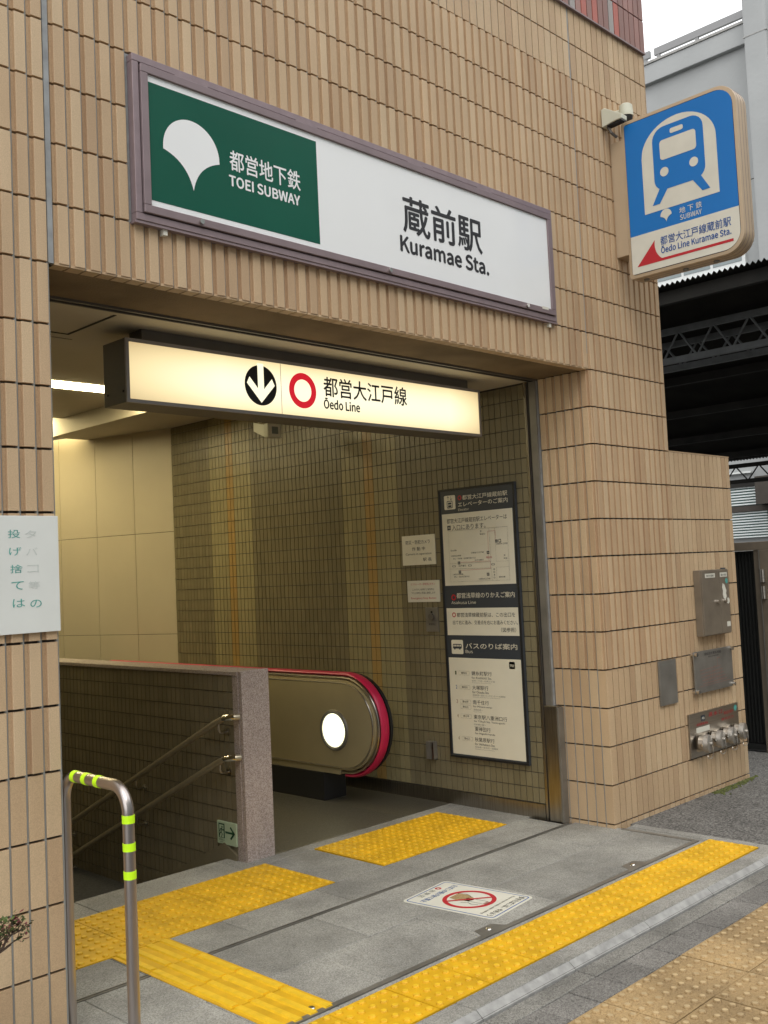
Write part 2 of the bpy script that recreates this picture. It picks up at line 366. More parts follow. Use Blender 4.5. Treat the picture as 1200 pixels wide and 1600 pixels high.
class Board:
    """a printed face: O origin, r right, u up, n outward normal"""
    def __init__(s, O, r, u, n, parent, step=0.0008):
        s.O = Vector(O); s.r = Vector(r); s.u = Vector(u); s.n = Vector(n); s.p = parent; s.step = step; s.L = {}
    def put(s, part, matname, vs, fs, layer=1):
        d = s.L.setdefault(part, {'mb': MB(), 'mats': []})
        if matname not in d['mats']: d['mats'].append(matname)
        d['mb'].add([s.O + s.r*x + s.u*y + s.n*(layer*s.step) for x, y in vs], fs, d['mats'].index(matname))
    def text(s, part, matname, body, x0, x1, y0, y1, bold=0.0, layer=1, align=None):
        vs, fs, W, H = text2d(body, bold)
        sx = (x1-x0)/W; sy = (y1-y0)/H
        if align is not None:                       # natural aspect from the height
            sx = sy*0.98; ww = W*sx
            x0 = {'l': x0, 'c': (x0+x1)/2-ww/2, 'r': x1-ww}[align]
        d = bold*sy*0.36
        if bold >= 0.012:      # heavier strokes: the same letters again, shifted by a hair and a fraction of a millimetre apart
            sh = [(-d, 0), (d, 0), (0, -d), (0, d)] if (y1-y0) > 0.03 else [(-d, 0), (d, 0)]
        else: sh = [(0, 0)]
        for i, (ex, ey) in enumerate(sh): s.put(part, matname, [(x0+a*sx+ex, y0+b*sy+ey) for a, b in vs], fs, layer + i*0.18)
    def shape(s, part, matname, loops, layer=1):
        if not isinstance(loops[0][0], (tuple, list)): loops = [loops]
        vs, fs = fill2d(loops); s.put(part, matname, vs, fs, layer)
    def rect(s, part, matname, x0, x1, y0, y1, layer=1):
        s.put(part, matname, [(x0, y0), (x1, y0), (x1, y1), (x0, y1)], [(0, 1, 2, 3)], layer)
    def line(s, part, matname, pts, wd, layer=1):
        for (a, b) in zip(pts, pts[1:]):
            d = Vector((b[0]-a[0], b[1]-a[1])); L = d.length
            if L < 1e-6: continue
            d /= L; q = Vector((-d.y, d.x))*wd/2; e = d*wd/2
            A = Vector(a)-e; B = Vector(b)+e
            s.put(part, matname, [tuple(A-q), tuple(B-q), tuple(B+q), tuple(A+q)], [(0, 1, 2, 3)], layer)
    def flush(s):
        for k, d in s.L.items():
            mb = d['mb']; me_o = MB(); me_o.v = mb.v; me_o.f = mb.f; me_o.m = mb.m; me_o.t = mb.t
            me = bpy.data.meshes.new(k); o0 = wloc(s.p) if s.p else Vector((0, 0, 0))
            me.from_pydata([tuple(Vector(v)-o0) for v in mb.v], [], mb.f)
            for x in d['mats']: me.materials.append(M[x])
            me.polygons.foreach_set('material_index', mb.m)
            # all faces look along the outward normal
            bm = bmesh.new(); bm.from_mesh(me)
            for f in bm.faces:
                f.normal_update()
                if f.normal.dot(s.n) < 0: f.normal_flip()
            bm.to_mesh(me); bm.free()
            o = bpy.data.objects.new(k, me); COL.objects.link(o); o.parent = s.p
            if k == 'lettering' and s.p.get('category') in ('plate', 'cabinet', 'notice', 'hose inlet panel', 'floor sticker', 'exit sign', 'tag'): o['kind'] = 'stuff'
            if k in ('route_badge', 'stop_number', 'body_text', 'map_lettering', 'lettering_faded', 'map_lines', 'map_badge', 'heading'): o['kind'] = 'stuff'

# ------------------------------------------------------------------ grid of the facade tiles
TW, TH = 0.067, 0.2372
Z0 = 12.1*TH                                     # lintel underside, 2.870
def zrow(r): return (12.1 - r)*TH                # bottom edge of the joint line r
GD = 0.0115                                       # grout sits this far behind the tile faces
BD = 0.024                                       # mortar bed behind
def tile_geo(wd, ht, ribbed, mirror=False):
    """tile in local x (0..wd), z (0..ht); the face looks to -y, raised face at y = 0, back at y = BD"""
    g = 0.0046; x0, x1 = g, wd-g
    if ribbed:
        prof = [(x0, BD), (x0, 0.0115), (x0+0.0015, 0.010), (x0+0.0125, 0.010), (x0+0.0150, 0.002), (x0+0.0170, 0.0), (x1-0.002, 0.0), (x1, 0.002), (x1, BD)]
    else:
        prof = [(x0, BD), (x0, 0.0065), (x0+0.0015, 0.005), (x1-0.0015, 0.005), (x1, 0.0065), (x1, BD)]
    strip = {1, 2, 3} if ribbed else set()
    if mirror:
        strip = {len(prof)-2-i for i in strip}; prof = [(wd-a, b) for a, b in prof][::-1]
    z0, z1 = 0.0048, ht-0.0048
    n = len(prof); vs = [(a, b, z0) for a, b in prof] + [(a, b, z1) for a, b in prof]
    fs = [(i, i+1, n+i+1, n+i) for i in range(n-1)] + [tuple(range(n-1, -1, -1)), tuple(range(n, 2*n))]
    return vs, fs, strip
def area_px(P, wd, ht, face):
    q = [pix(P), pix((P[0]+(wd if face == 'f' else 0), P[1]-(wd if face == 's' else 0), P[2])), pix((P[0], P[1], P[2]+ht))]
    if None in q: return 0
    c = q[0]
    if not (-60 < c[0] < 1240 and -120 < c[1] < 1720): return 0
    return abs((q[1][0]-c[0])*(q[2][1]-c[1]) - (q[1][1]-c[1])*(q[2][0]-c[0]))
def lay_tiles(parent, tiles, limit, part='tile', joined='tile_field'):
    """tiles: (x, y, z, width, height, ribbed, face 'f'|'s', colour, mirror). The largest in view are objects, the rest one mesh"""
    order = sorted(range(len(tiles)), key=lambda i: -area_px(tiles[i][:3], tiles[i][3], tiles[i][4], tiles[i][6]))
    single = set(i for i in order[:limit] if area_px(tiles[i][:3], tiles[i][3], tiles[i][4], tiles[i][6]) > 0)
    protos = {}; J = MB(); cols = []
    for i, (x, y, z, wd, ht, rib, face, col, mir) in enumerate(tiles):
        if i in single:
            key = (round(wd, 4), round(ht, 4), rib, col, mir)
            if key not in protos:
                vs, fs, st_ = tile_geo(wd, ht, rib, mir); me = bpy.data.meshes.new(part); me.from_pydata(vs, [], fs)
                bm = bmesh.new(); bm.from_mesh(me); bmesh.ops.recalc_face_normals(bm, faces=bm.faces); bm.to_mesh(me); bm.free()
                me.materials.append(M[col+'_o'])
                if st_:
                    me.materials.append(M['strip_o'])
                    for i_ in st_: me.polygons[i_].material_index = 1
                protos[key] = me
            o = inst(part, protos[key], parent, (x, y + random.uniform(-0.0006, 0.0006) if face == 'f' else y, z), R(-90) if face == 's' else 0)
        else:
            for c_ in (col, 'strip'):
                if c_ not in cols: cols.append(c_)
            vs, fs, st_ = tile_geo(wd, ht, rib, mir)
            if face == 's': vs = [(x+b, y-a, z+c) for a, b, c in vs]
            else: vs = [(x+a, y+b, z+c) for a, b, c in vs]
            tn = random.uniform(0.001, 1)
            J.add(vs, [f for i_, f in enumerate(fs) if i_ not in st_], cols.index(col), tn)
            if st_: J.add(vs, [fs[i_] for i_ in sorted(st_)], cols.index('strip'), tn)
    if J.f:
        o = J.build(joined, [M[c+'_a'] for c in cols], parent); o['kind'] = 'stuff'

# ================================================================== STATION BUILDING (facade)
XJ = 54*TW                                       # right jamb, 3.618
XR = XJ+0.012; NR = 14; XE = XR+NR*TW            # pier columns, tower edge 4.568
ZT = zrow(-22)
bld = thing('station_building', (0, 0, 0), 'station building clad in upright beige ribbed tiles with red tiled band above', 'building')
b = MB()
b.box(-3.0, -0.02, BD, 0.50, -0.35, zrow(-22))                 # left wall
b.box(-0.02, XJ+0.02, BD, 0.40, Z0+0.004, ZT)                  # lintel and wall above the opening
b.box(XJ+BD, XE-BD, BD, 0.40, -0.35, ZT)                       # right pier
b.box(-3.0, XE-BD, 0.52, 6.0, 3.45, ZT)                        # the mass behind
b.build('wall', M['body'], bld)
tiles = []; G = MB()
def column_left(k): return -0.022-(k+1)*TW
rows_all = list(range(-21, 13))
def add_col(x, r, wd=TW, face='f', y=0.0, mir=False):
    zb = zrow(r+0) if False else zrow(r+1)       # tile between joint r and r+1
    red = r < -10
    rib = (-8 <= r < 8) and not red
    tiles.append((x, y - (0.02 if red else 0), zb, wd, TH, rib, face, 'red' if red else 'beige', mir))
for r in rows_all:
    for k in range(14): add_col(column_left(k), r) if r < 13 else None
    for c in range(54):
        if r >= 0: continue
        if -4 <= r <= -2 and 5 <= c <= 48: continue             # the fascia sign takes their place
        add_col(c*TW+0.001, r)
    for c in range(NR): add_col(XR+c*TW, r)
    if r >= 0:
        for c in range(6): add_col(XJ, r, TW*0.99, 's', 0.002+(c+1)*TW*0.99, True)
for r in (12,):                                                 # cut course at the ground
    pass
# underside of the lintel: one row of small tiles lying flat
for c in range(54):
    U = 0.0036
    b2 = MB().box(c*TW+U, (c+1)*TW-U, 0.002, 0.062, Z0-0.004, Z0+0.01)
    G.box(c*TW+U, (c+1)*TW-U, 0.004, 0.062, Z0-0.003, Z0+0.006, 1, random.uniform(0.01, 1))
lay_tiles(bld, tiles, 300)
# grout ribs between the tiles
def vg(x, z0, z1, y=GD, red=False): G.box(x-0.0045, x+0.0045, y, BD+0.004, z0, z1, 0)
zb_red = zrow(-10)
for k in range(0, 15): vg(-0.022-k*TW, -0.3, ZT)
for c in range(1, 54):
    if 6 <= c <= 48:
        vg(c*TW+0.001, Z0, zrow(-1)); vg(c*TW+0.001, zrow(-4), ZT)
    else: vg(c*TW+0.001, Z0, ZT)
G2 = MB()
for c in range(1, NR): G2.box(XR+c*TW-0.0045, XR+c*TW+0.0045, GD, BD+0.004, -0.3, ZT)
G2.build('grout', M['grout_d'], bld)['kind'] = 'stuff'
for c in range(1, 7): G.box(XJ+GD, XJ+BD+0.004, c*TW*0.99+0.002-0.0045, c*TW*0.99+0.002+0.0045, -0.3, Z0, 0)
G.build('grout', [M['grout'], M['beige_a']], bld)['kind'] = 'stuff'
c = MB(); c.box(-0.021, 0.001, 0.006, BD, Z0+0.002, ZT); c.build('control_joint', M['caulk'], bld)
c = MB(); c.box(XJ+0.001, XJ+0.011, 0.007, BD, Z0+0.1, ZT); c.build('control_joint', M['caulk'], bld)
bx('sign_recess', M['caulk'], bld, 5*TW+0.004, 49*TW-0.002, 0.012, BD, zrow(-1)+0.002, zrow(-4)-0.002)
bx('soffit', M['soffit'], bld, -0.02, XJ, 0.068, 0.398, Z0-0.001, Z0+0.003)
bx('band_edge', M['mauve_d'], bld, -3.0, XE, -0.016, BD, zrow(-10)-0.006, zrow(-10)+0.004)
bx('corner_trim', M['beige_a'], bld, XE-0.002, XE+0.004, 0.004, 0.40, -0.3, zrow(-10)-0.01)

# ================================================================== WING WALL
WP = 0.0645; WX0 = XE+0.010; WN = 14; WX1 = WX0+WN*WP
wing = thing('wing_wall', (5.0, 0.0, 0.0), 'lower beige tiled wall right of the pier carrying the metal plates', 'wall')
bx('wall_core', M['body'], wing, WX0, WX1-0.004, BD, 0.30, -0.35, zrow(2)-0.002)
bx('coping', M['beige_a'], wing, WX0, WX1, 0.004, 0.30, zrow(2)-0.003, zrow(2)+0.006)
tl = []
for r in range(2, 13):
    for k in range(WN): tl.append((WX0+k*WP, 0.0, zrow(r+1), WP, TH, False, 'f', 'beige', False))
lay_tiles(wing, tl, 300)
g = MB()
for k in range(1, WN): g.box(WX0+k*WP-0.0045, WX0+k*WP+0.0045, 0.0115, BD+0.002, -0.3, zrow(2))
g.build('grout', M['grout_d'], wing)['kind'] = 'stuff'
bx('edge_joint', M['caulk'], wing, WX0-0.010, WX0-0.001, 0.008, BD+0.002, -0.3, zrow(2))

# ================================================================== GROUND
def slab_mesh(name, sx, sy, th, mt, bev=0.0025):
    o = MB().box(0, sx, 0, sy, -th, 0).build(name, mt, None, bevel=bev, seg=1)
    me = o.data; bpy.data.objects.remove(o); return me
_sm = {}
def slabs(parent, x0, x1, y0, y1, dx, dy, z, mt, name='slab', off=0.0, th=0.03, gap=0.003):
    j = 0; y = y0
    while y < y1-0.01:
        yy = min(y+dy, y1); x = x0 - (off if j % 2 else 0)
        while x < x1-0.01:
            xa = max(x, x0); xb = min(x+dx, x1)
            if xb-xa > 0.02:
                key = (name, round(xb-xa, 3), round(yy-y, 3), mt.name)
                if key not in _sm: _sm[key] = slab_mesh(name, xb-xa-gap, yy-y-gap, th, mt)
                inst(name, _sm[key], parent, (xa+gap/2, y+gap/2, z+random.uniform(-0.0008, 0.0008)))
            x += dx
        y += dy; j += 1
ground = struct(bx('ground', M['road'], None, -150, 200, -150, 150, -0.55, -0.36))
sub = struct(MB().box(-12, 30, -2.9, 0.40, -0.36, -0.062).box(1.85, 30, 0.40, 4.2, -0.36, -0.062).box(-12, 1.85, 0.40, 1.50, -0.36, -0.062).build('paving_bed', M['mortar'], None))
floor = struct(MB().box(-0.12, 3.66, -0.532, 1.30, -0.06, -0.022).box(-0.12, 1.84, 1.30, 1.505, -0.06, -0.022).build('entrance_floor', M['mortar'], None))
slabs(floor, -0.1, 3.66, -0.505, 0.30, 0.60, 0.4025, 0.0, M['granite'], 'paving_slab', 0.3)
slabs(floor, -0.1, 3.55, 0.325, 0.625, 0.60, 0.30, 0.0, M['granite'], 'paving_slab', 0.3)
slabs(floor, -0.1, 0.04, 0.625, 1.225, 0.60, 0.60, 0.0, M['granite'], 'paving_slab')
slabs(floor, 1.852, 2.218, 0.625, 1.225, 0.366, 0.60, 0.0, M['granite'], 'paving_slab')
slabs(floor, 3.342, 3.59, 0.625, 1.225, 0.248, 0.60, 0.0, M['granite'], 'paving_slab')
slabs(floor, -0.1, 1.80, 1.225, 1.50, 0.90, 0.275, 0.0, M['granite'], 'paving_slab')
slabs(floor, 1.80, 3.59, 1.225, 1.33, 0.90, 0.105, 0.0, M['granite'], 'paving_slab')
kerb = struct(MB().box(-0.12, 3.77, -1.0, -0.532, -0.06, -0.022).build('kerb_bed', M['mortar'], None))
slabs(kerb, -0.1, 3.66, -0.565, -0.535, 0.9, 0.03, 0.0, M['granite'], 'kerb_stone')
slabs(kerb, -0.1, 3.77, -0.97, -0.868, 0.60, 0.102, 0.0, M['granite'], 'kerb_stone')
slabs(kerb, -0.1, 0.418, -0.868, -0.565, 0.6, 0.303, 0.0, M['granite'], 'kerb_stone')
for k in range(8):
    x0 = -0.90+k*0.60
    x0 = max(x0, -0.1); 
for k in range(7):
    xa = -0.1+0.60*k; xb = min(xa+0.60, 3.84)
    MB().prism([(-0.972, -0.001), (-1.004, -0.026), (-1.004, -0.06), (-0.972, -0.06)], 0, xa+0.002, xb-0.002).build('kerb_edge', M['kerbw'], kerb)
border = struct(MB().box(3.66, 3.77, -0.865, -0.02, -0.055, -0.024).build('stone_border_bed', M['mortar'], None))
slabs(border, 3.725, 3.80, -0.97, -0.03, 0.075, 0.47, 0.0, M['granite'], 'border_stone')
slabs(border, 3.66, 3.725, -0.555, -0.03, 0.065, 0.53, -0.002, M['granite'], 'border_stone')
gut = struct(MB().box(-0.12, 30, -1.26, -1.004, -0.062, -0.052).build('gutter', M['mortar'], None))
slabs(gut, -0.1, 7.0, -1.105, -1.008, 0.60, 0.097, -0.030, M['gutter'], 'gutter_stone', 0, gap=0.006)
slabs(gut, -0.1, 7.0, -1.258, -1.105, 0.20, 0.153, -0.030, M['paver'], 'paver', 0, gap=0.006)
apron = struct(MB().box(3.80, 30, -0.97, 0.02, -0.06, -0.006).box(WX1+0.0, 30, 0.02, 4.1, -0.06, -0.006).build('asphalt_yard', M['asphalt'], None))
side = struct(MB().box(-12, -0.12, -1.0, 0.02, -0.06, -0.01).build('side_pavement', M['concrete'], None))
foot = struct(MB().box(-12, 30, -2.9, -1.262, -0.0605, -0.045).build('pavement', M['paver'], None))
# yellow and ochre tactile blocks
def dome(mb, cx, cy, z, r0, r1, h, seg=8, top=0):
    vs = [(cx+r0*math.cos(2*math.pi*k/seg), cy+r0*math.sin(2*math.pi*k/seg), z) for k in range(seg)]
    vs += [(cx+(r0*.9)*math.cos(2*math.pi*k/seg), cy+(r0*.9)*math.sin(2*math.pi*k/seg), z+h*.6) for k in range(seg)]
    vs += [(cx+r1*math.cos(2*math.pi*k/seg), cy+r1*math.sin(2*math.pi*k/seg), z+h) for k in range(seg)]
    fs = [(k, (k+1) % seg, seg+(k+1) % seg, seg+k) for k in range(seg)] + [(seg+k, seg+(k+1) % seg, 2*seg+(k+1) % seg, 2*seg+k) for k in range(seg)] + [tuple(range(2*seg, 3*seg))]
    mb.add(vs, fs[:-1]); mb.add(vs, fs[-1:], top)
def tact_mesh(kind, mt, n=5):
    s = 0.2980; mb = MB().box(0.002, s, 0.002, s, -0.02, 0.003)
    if kind == 'dots':
        for i in range(n):
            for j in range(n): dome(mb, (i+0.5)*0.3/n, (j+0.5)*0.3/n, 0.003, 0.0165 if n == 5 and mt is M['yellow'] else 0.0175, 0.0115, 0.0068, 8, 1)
    else:
        for i in range(4):
            cx = (i+0.5)*0.075
            mb.prism([(cx-0.019, 0.003), (cx-0.014, 0.0095), (cx+0.014, 0.0095), (cx+0.019, 0.003)], 1, 0.008, 0.290, 1)
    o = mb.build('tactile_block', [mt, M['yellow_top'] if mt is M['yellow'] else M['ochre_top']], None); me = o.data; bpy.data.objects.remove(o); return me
M['yellow_top'] = mat('tactile_yellow_lit_top', (0.86, 0.54, 0.025), 0.4, var=0.12, scale=25)  # glints on the dome and bar tops, painted as lighter yellow
M['ochre_top'] = mat('ochre_lit_top', (0.50, 0.37, 0.20), 0.7, var=0.25, scale=25)  # light caught by the dome tops, painted as paler ochre
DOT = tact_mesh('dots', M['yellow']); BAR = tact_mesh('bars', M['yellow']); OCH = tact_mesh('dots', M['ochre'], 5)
def tact(label, x0, y0, nx, ny, me, z=0.0, sx=1.0, sy=1.0, skip=()):
    t = thing('tactile_paving', (x0, y0, z), label, 'tactile paving', 'tactile paving strips at the entrance')
    MB().box(x0, x0+nx*0.3*sx, y0, y0+ny*0.3*sy, z-0.03, z-0.006).build('bedding', M['mortar'], t)
    for i in range(nx):
        for j in range(ny):
            if (i, j) in skip: continue
            inst('tactile_block', me, t, (x0+i*0.3*sx, y0+j*0.3*sy, z+random.uniform(-0.0006, 0.0006)), 0, (sx, sy, 1))
    return t
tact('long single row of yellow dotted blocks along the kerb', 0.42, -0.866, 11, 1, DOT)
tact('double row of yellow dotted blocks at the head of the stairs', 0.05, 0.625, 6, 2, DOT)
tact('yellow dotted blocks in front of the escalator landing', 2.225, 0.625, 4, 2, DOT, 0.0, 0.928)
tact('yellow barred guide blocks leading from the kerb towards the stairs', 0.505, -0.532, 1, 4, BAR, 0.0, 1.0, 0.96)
och = thing('tactile_paving', (1.0, -1.9, -0.03), 'worn ochre dotted tactile blocks on the public pavement beyond the gutter', 'tactile paving')
MB().box(-0.3, 7.2, -2.46, -1.262, -0.058, -0.037).build('bedding', M['mortar'], och)
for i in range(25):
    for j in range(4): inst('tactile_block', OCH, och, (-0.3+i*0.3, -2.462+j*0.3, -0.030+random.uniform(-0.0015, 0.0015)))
# steel channels for the shutter and the flood boards
ch = thing('shutter_channel', (1.8, 0.31, 0.0), 'dark steel shutter groove crossing the floor behind the guard rail', 'floor channel')
MB().box(-0.1, 3.59, 0.301, 0.307, -0.03, 0.003).box(-0.1, 3.59, 0.320, 0.326, -0.03, 0.003).build('rim', M['steel_d'], ch)
bx('groove', M['dark'], ch, -0.1, 3.59, 0.307, 0.320, -0.03, -0.004)
ch = thing('flood_board_channel', (1.8, -0.52, 0.0), 'dull steel flood board track along the kerb side of the floor', 'floor channel')
MB().box(0.1, 3.66, -0.534, -0.506, -0.03, 0.003).build('track', M['steel_d'], ch)
MB().box(3.632, 3.66, -0.506, -0.03, -0.03, 0.0035).build('return_track', M['steel_d'], ch)
for x in (3.03, 1.79, 0.72):
    MB().prism([(x-0.09, -0.507), (x+0.09, -0.507), (x+0.06, -0.44), (x-0.06, -0.44)], 2, -0.02, 0.0022).build('socket_plate', M['steel_d'], ch)
    mb = MB(); dome(mb, x, -0.475, 0.002, 0.016, 0.012, 0.004, 14); mb.build('socket_cap', M['chrome'], ch, smooth=True)
# moss at the foot of the wing wall
mb = MB()
for i in range(260):
    t = random.random(); x = 4.85+0.65*t+random.gauss(0, 0.03); y = -0.012-abs(random.gauss(0, 0.035))*(1.3-t); s = random.uniform(0.004, 0.012)
    dome(mb, x, y, -0.006, s, s*0.4, s*0.8, 5)
tag(mb.build('moss', M['moss'], None), 'yellow green moss creeping along the foot of the wing wall', 'moss', kind='stuff')
# no smoking sticker on the floor
st = thing('floor_sticker', (2.05, -0.13, 0.0), 'white no smoking floor sticker with red ring on the granite', 'floor sticker')
ang = math.atan2(-0.543, 0.062)
fy = Vector((0.066, -0.537, 0)).normalized()       # top of the sticker points outwards
fx = Vector((fy.y, -fy.x, 0))                      # reads towards -x
SB = Board((2.052, -0.130, 0.0035), fx, fy, (0, 0, 1), st, 0.0004)
HW, HH = 0.192, 0.27
lp = rrect(-HW, -HH, HW, HH, 0.03)
MB().prism([(Vector((2.052, -0.130, 0)) + fx*p[0] + fy*p[1])[:2] for p in lp], 2, 0.0015, 0.0035).build('sheet', M['offwhite'], st)
SB.shape('border_line', 'textblue', [rrect(-HW+.014, -HH+.014, HW-.014, HH-.014, .02), rrect(-HW+.02, -HH+.02, HW-.02, HH-.02, .016)])
SB.shape('prohibition_ring', 'redp', [circ(0, 0.01, 0.135), circ(0, 0.01, 0.112)], 2)
a = R(45)
SB.line('prohibition_ring', 'redp', [(-0.085, 0.095), (0.085, -0.075)], 0.016, 3)
SB.shape('pictogram', 'offwhite', [(-0.015, 0.105), (0.028, 0.105), (0.028, -0.01), (-0.015, -0.01)])
SB.shape('pictogram', 'pinkp', [(-0.015, 0.125), (0.028, 0.125), (0.028, 0.105), (-0.015, 0.105)], 2)
SB.shape('pictogram', 'ochre', [(-0.05, -0.09), (0.03, -0.09), (0.045, -0.03), (0.03, 0.0), (0.028, 0.02), (0.0, 0.035), (-0.03, 0.015), (-0.055, -0.03)], 1)
SB.line('pictogram', 'blackp', [(-0.015, 0.105), (-0.015, 0.02)], 0.003, 2); SB.line('pictogram', 'blackp', [(0.028, 0.105), (0.028, 0.02)], 0.003, 2)
SB.line('pictogram', 'blackp', [(0.05, 0.09), (0.06, 0.06), (0.045, 0.03), (0.06, 0.0)], 0.0035, 2)
SB.line('pictogram', 'blackp', [(-0.05, -0.09), (-0.06, -0.05), (-0.05, -0.02), (-0.03, 0.0)], 0.003, 2)
SB.text('lettering', 'blackp', '歩きたばこは、やめよう', -0.16, 0.16, 0.205, 0.240, 0.02, 2)
SB.text('lettering', 'blackp', 'Please do not smoke while walking', -0.15, 0.15, 0.166, 0.184, 0.01, 2)
SB.text('lettering', 'textblue', 'たばこの投げ捨て禁止', -0.15, 0.15, -0.188, -0.152, 0.02, 2)
SB.text('lettering', 'greyp', '台 東 区', -0.03, 0.10, -0.240, -0.208, 0.02, 2)
SB.shape('lettering', 'redp', [circ(-0.065, -0.224, 0.017), circ(-0.065, -0.224, 0.008)], 2)
SB.flush()

# ================================================================== INTERIOR SHELL
sw = thing('side_wall', (3.60, 2.5, 0), 'olive tiled side wall with vertical orange stripes behind the poster board', 'wall')
bx('wall_core', M['mortar'], sw, 3.603, 3.75, 0.47, 4.66, -4.0, 3.4)
tl = []
IW, IH = 0.0502, 0.0985
ncol = 83; zz0 = 0.095
for k in range(ncol):
    y1 = 0.50+(k+1)*IW; yc = y1-IW/2
    def band(cy): return abs(yc-cy)
    col = 'olive'
    for cy in (1.995, 3.76):
        if band(cy) < 0.052: col = 'orng'
        elif band(cy) < 0.31: col = 'olive2' if col != 'orng' else col
    for r in range(31):
        z = zz0+r*IH
        if z > 3.08: continue
        if yc < 1.15 and z+IH > 2.90: continue
        tl.append((3.5965, y1, z, IW, min(IH, 3.113-z), False, 's', col, False))
def inner_tile(wd, ht, ribbed, mirror=False):
    g = 0.0022; t = 0.0075
    b_ = 0.0008
    vs = [(g, t, g), (wd-g, t, g), (wd-g, t, ht-g), (g, t, ht-g), (g+b_, 0, g+b_), (wd-g-b_, 0, g+b_), (wd-g-b_, 0, ht-g-b_), (g+b_, 0, ht-g-b_)]
    fs = [(4, 5, 6, 7), (0, 1, 5, 4), (1, 2, 6, 5), (2, 3, 7, 6), (3, 0, 4, 7), (0, 3, 2, 1)]
    return vs, fs, set()
facade_tile = tile_geo
tile_geo = inner_tile
lay_tiles(sw, tl, 300)
bx('skirting', M['steel'], sw, 3.588, 3.603, 0.50, 4.66, -0.3, 0.092, bevel=0.001)
# stair parapet
par = thing('stair_parapet', (1.9, 1.32, 0.0), 'dark brown tiled parapet wall with granite end post between stairs and escalator', 'parapet wall')
bx('wall_core', M['mortar'], par, 1.808, 1.975, 1.40, 6.5, -4.0, 1.075)
tl = []
for k in range(96):
    for r in range(32):
        z = 1.075-(r+1)*IH
        yb = 1.405+(k+1)*IW
        if yb < 1.60 and z < 0.02 - 0: 
            if z < -0.05: continue
        tl.append((1.8005, yb, z, IW, IH, False, 's', 'brown', False))
lay_tiles(par, tl, 0)
bx('coping', M['granite_p'], par, 1.790, 1.992, 1.352, 6.5, 1.0765, 1.100, bevel=0.003)
bx('end_post', M['granite_p'], par, 1.800, 2.004, 1.32, 1.350, -0.02, 1.103, bevel=0.004)
bx('end_return', M['granite_p'], par, 1.794, 1.86, 1.3505, 1.402, -0.02, 1.076, bevel=0.002)
MB().prism([(1.404, 0.03), (1.52, 0.09), (6.0, -2.03), (6.0, -2.27), (1.404, -0.10)], 0, 1.782, 1.7995).build('stringer', M['brown_a'], par)
tile_geo = facade_tile
# angled cream panel wall
wv = Vector((-0.2757, 0.9612, 0)); wn = Vector((-0.9612, -0.2757, 0))
cw = thing('panel_wall', (3.60, 4.66, 0), 'cream metal panel wall angled behind the stairs', 'wall')
def wallbox(mb, s0, s1, d0, d1, z0, z1):
    q = [Vector((3.60, 4.655, 0)) + wv*s + wn*d for s, d in ((s0, d0), (s1, d0), (s1, d1), (s0, d1))]
    mb.add([(p.x, p.y, z0) for p in q] + [(p.x, p.y, z1) for p in q], [(0, 1, 2, 3), (4, 5, 6, 7), (0, 1, 5, 4), (1, 2, 6, 5), (2, 3, 7, 6), (3, 0, 4, 7)])
mb = MB(); wallbox(mb, -0.0, 7.5, -0.15, -0.014, -4, 3.4); mb.build('wall_core', M['dark'], cw)
for i in range(15):
    for z0, z1 in ((2.131, 3.16), (1.161, 2.127), (0.19, 1.157), (-0.78, 0.186)):
        mb = MB(); wallbox(mb, i*0.498+0.002+(0.01 if i == 0 else 0), (i+1)*0.498-0.002, -0.014, 0.0, z0, z1); mb.build('panel', M['cream'], cw, bevel=0.002, seg=1)
struct(bx('wall_left', M['brown_a'], None, -0.20, -0.101, 0.50, 12.2, -4.0, 3.45))
struct(bx('wall_back', M['cream'], None, -0.10, 4.0, 12.0, 12.2, -4.0, 3.45))
# ceilings
cl = MB()
cl.box(-0.1, 3.60, 0.455, 1.17, 2.862, 3.44)                   # low bulkhead by the shutter
cl.box(2.9, 3.60, 1.17, 4.66, 3.115, 3.44)                     # lowered strip beside the side wall
cl.box(2.9, 3.60, 4.66, 5.70, 3.115, 3.44)
cl.box(2.9, 3.60, 6.9, 12.0, 3.115, 3.44)
cl.box(2.9, 2.98, 5.70, 6.9, 3.115, 3.44)
cl.box(-0.1, 2.9, 1.17, 3.80, 3.27, 3.44)
cl.box(-0.1, 2.9, 4.08, 5.46, 3.27, 3.44)
cl.box(-0.1, 2.9, 5.95, 12.0, 3.27, 3.44)
cl.box(-0.1, 3.6, 3.80, 12.0, 3.442, 3.46)
ceil = struct(cl.build('ceiling', M['ceil'], None))
# access hatch lines and joint in the low ceiling
MB().box(-0.1, 0.56, 0.93, 0.945, 2.860, 2.8615).box(0.545, 0.56, 0.50, 0.93, 2.860, 2.8615).build('hatch_seam', M['dark'], ceil)
MB().box(0.1, 0.62, 1.02, 1.025, 2.860, 2.8615).build('ceiling_seam', M['signgrey'], ceil)
MB().box(0.10, 0.16, 0.50, 0.53, 2.852, 2.8615).build('hatch_latch', M['signgrey'], ceil)
sh = thing('shutter_slot', (1.8, 0.43, 2.9), 'dark roller shutter slot behind the lintel soffit', 'shutter')
MB().box(-0.02, XJ, 0.400, 0.412, 2.858, 2.95).box(-0.02, XJ, 0.444, 0.4545, 2.858, 2.95).build('slot_edge', M['signgrey'], sh)
bx('roller_curtain', M['dark'], sh, -0.02, XJ, 0.412, 0.444, 2.895, 2.95)
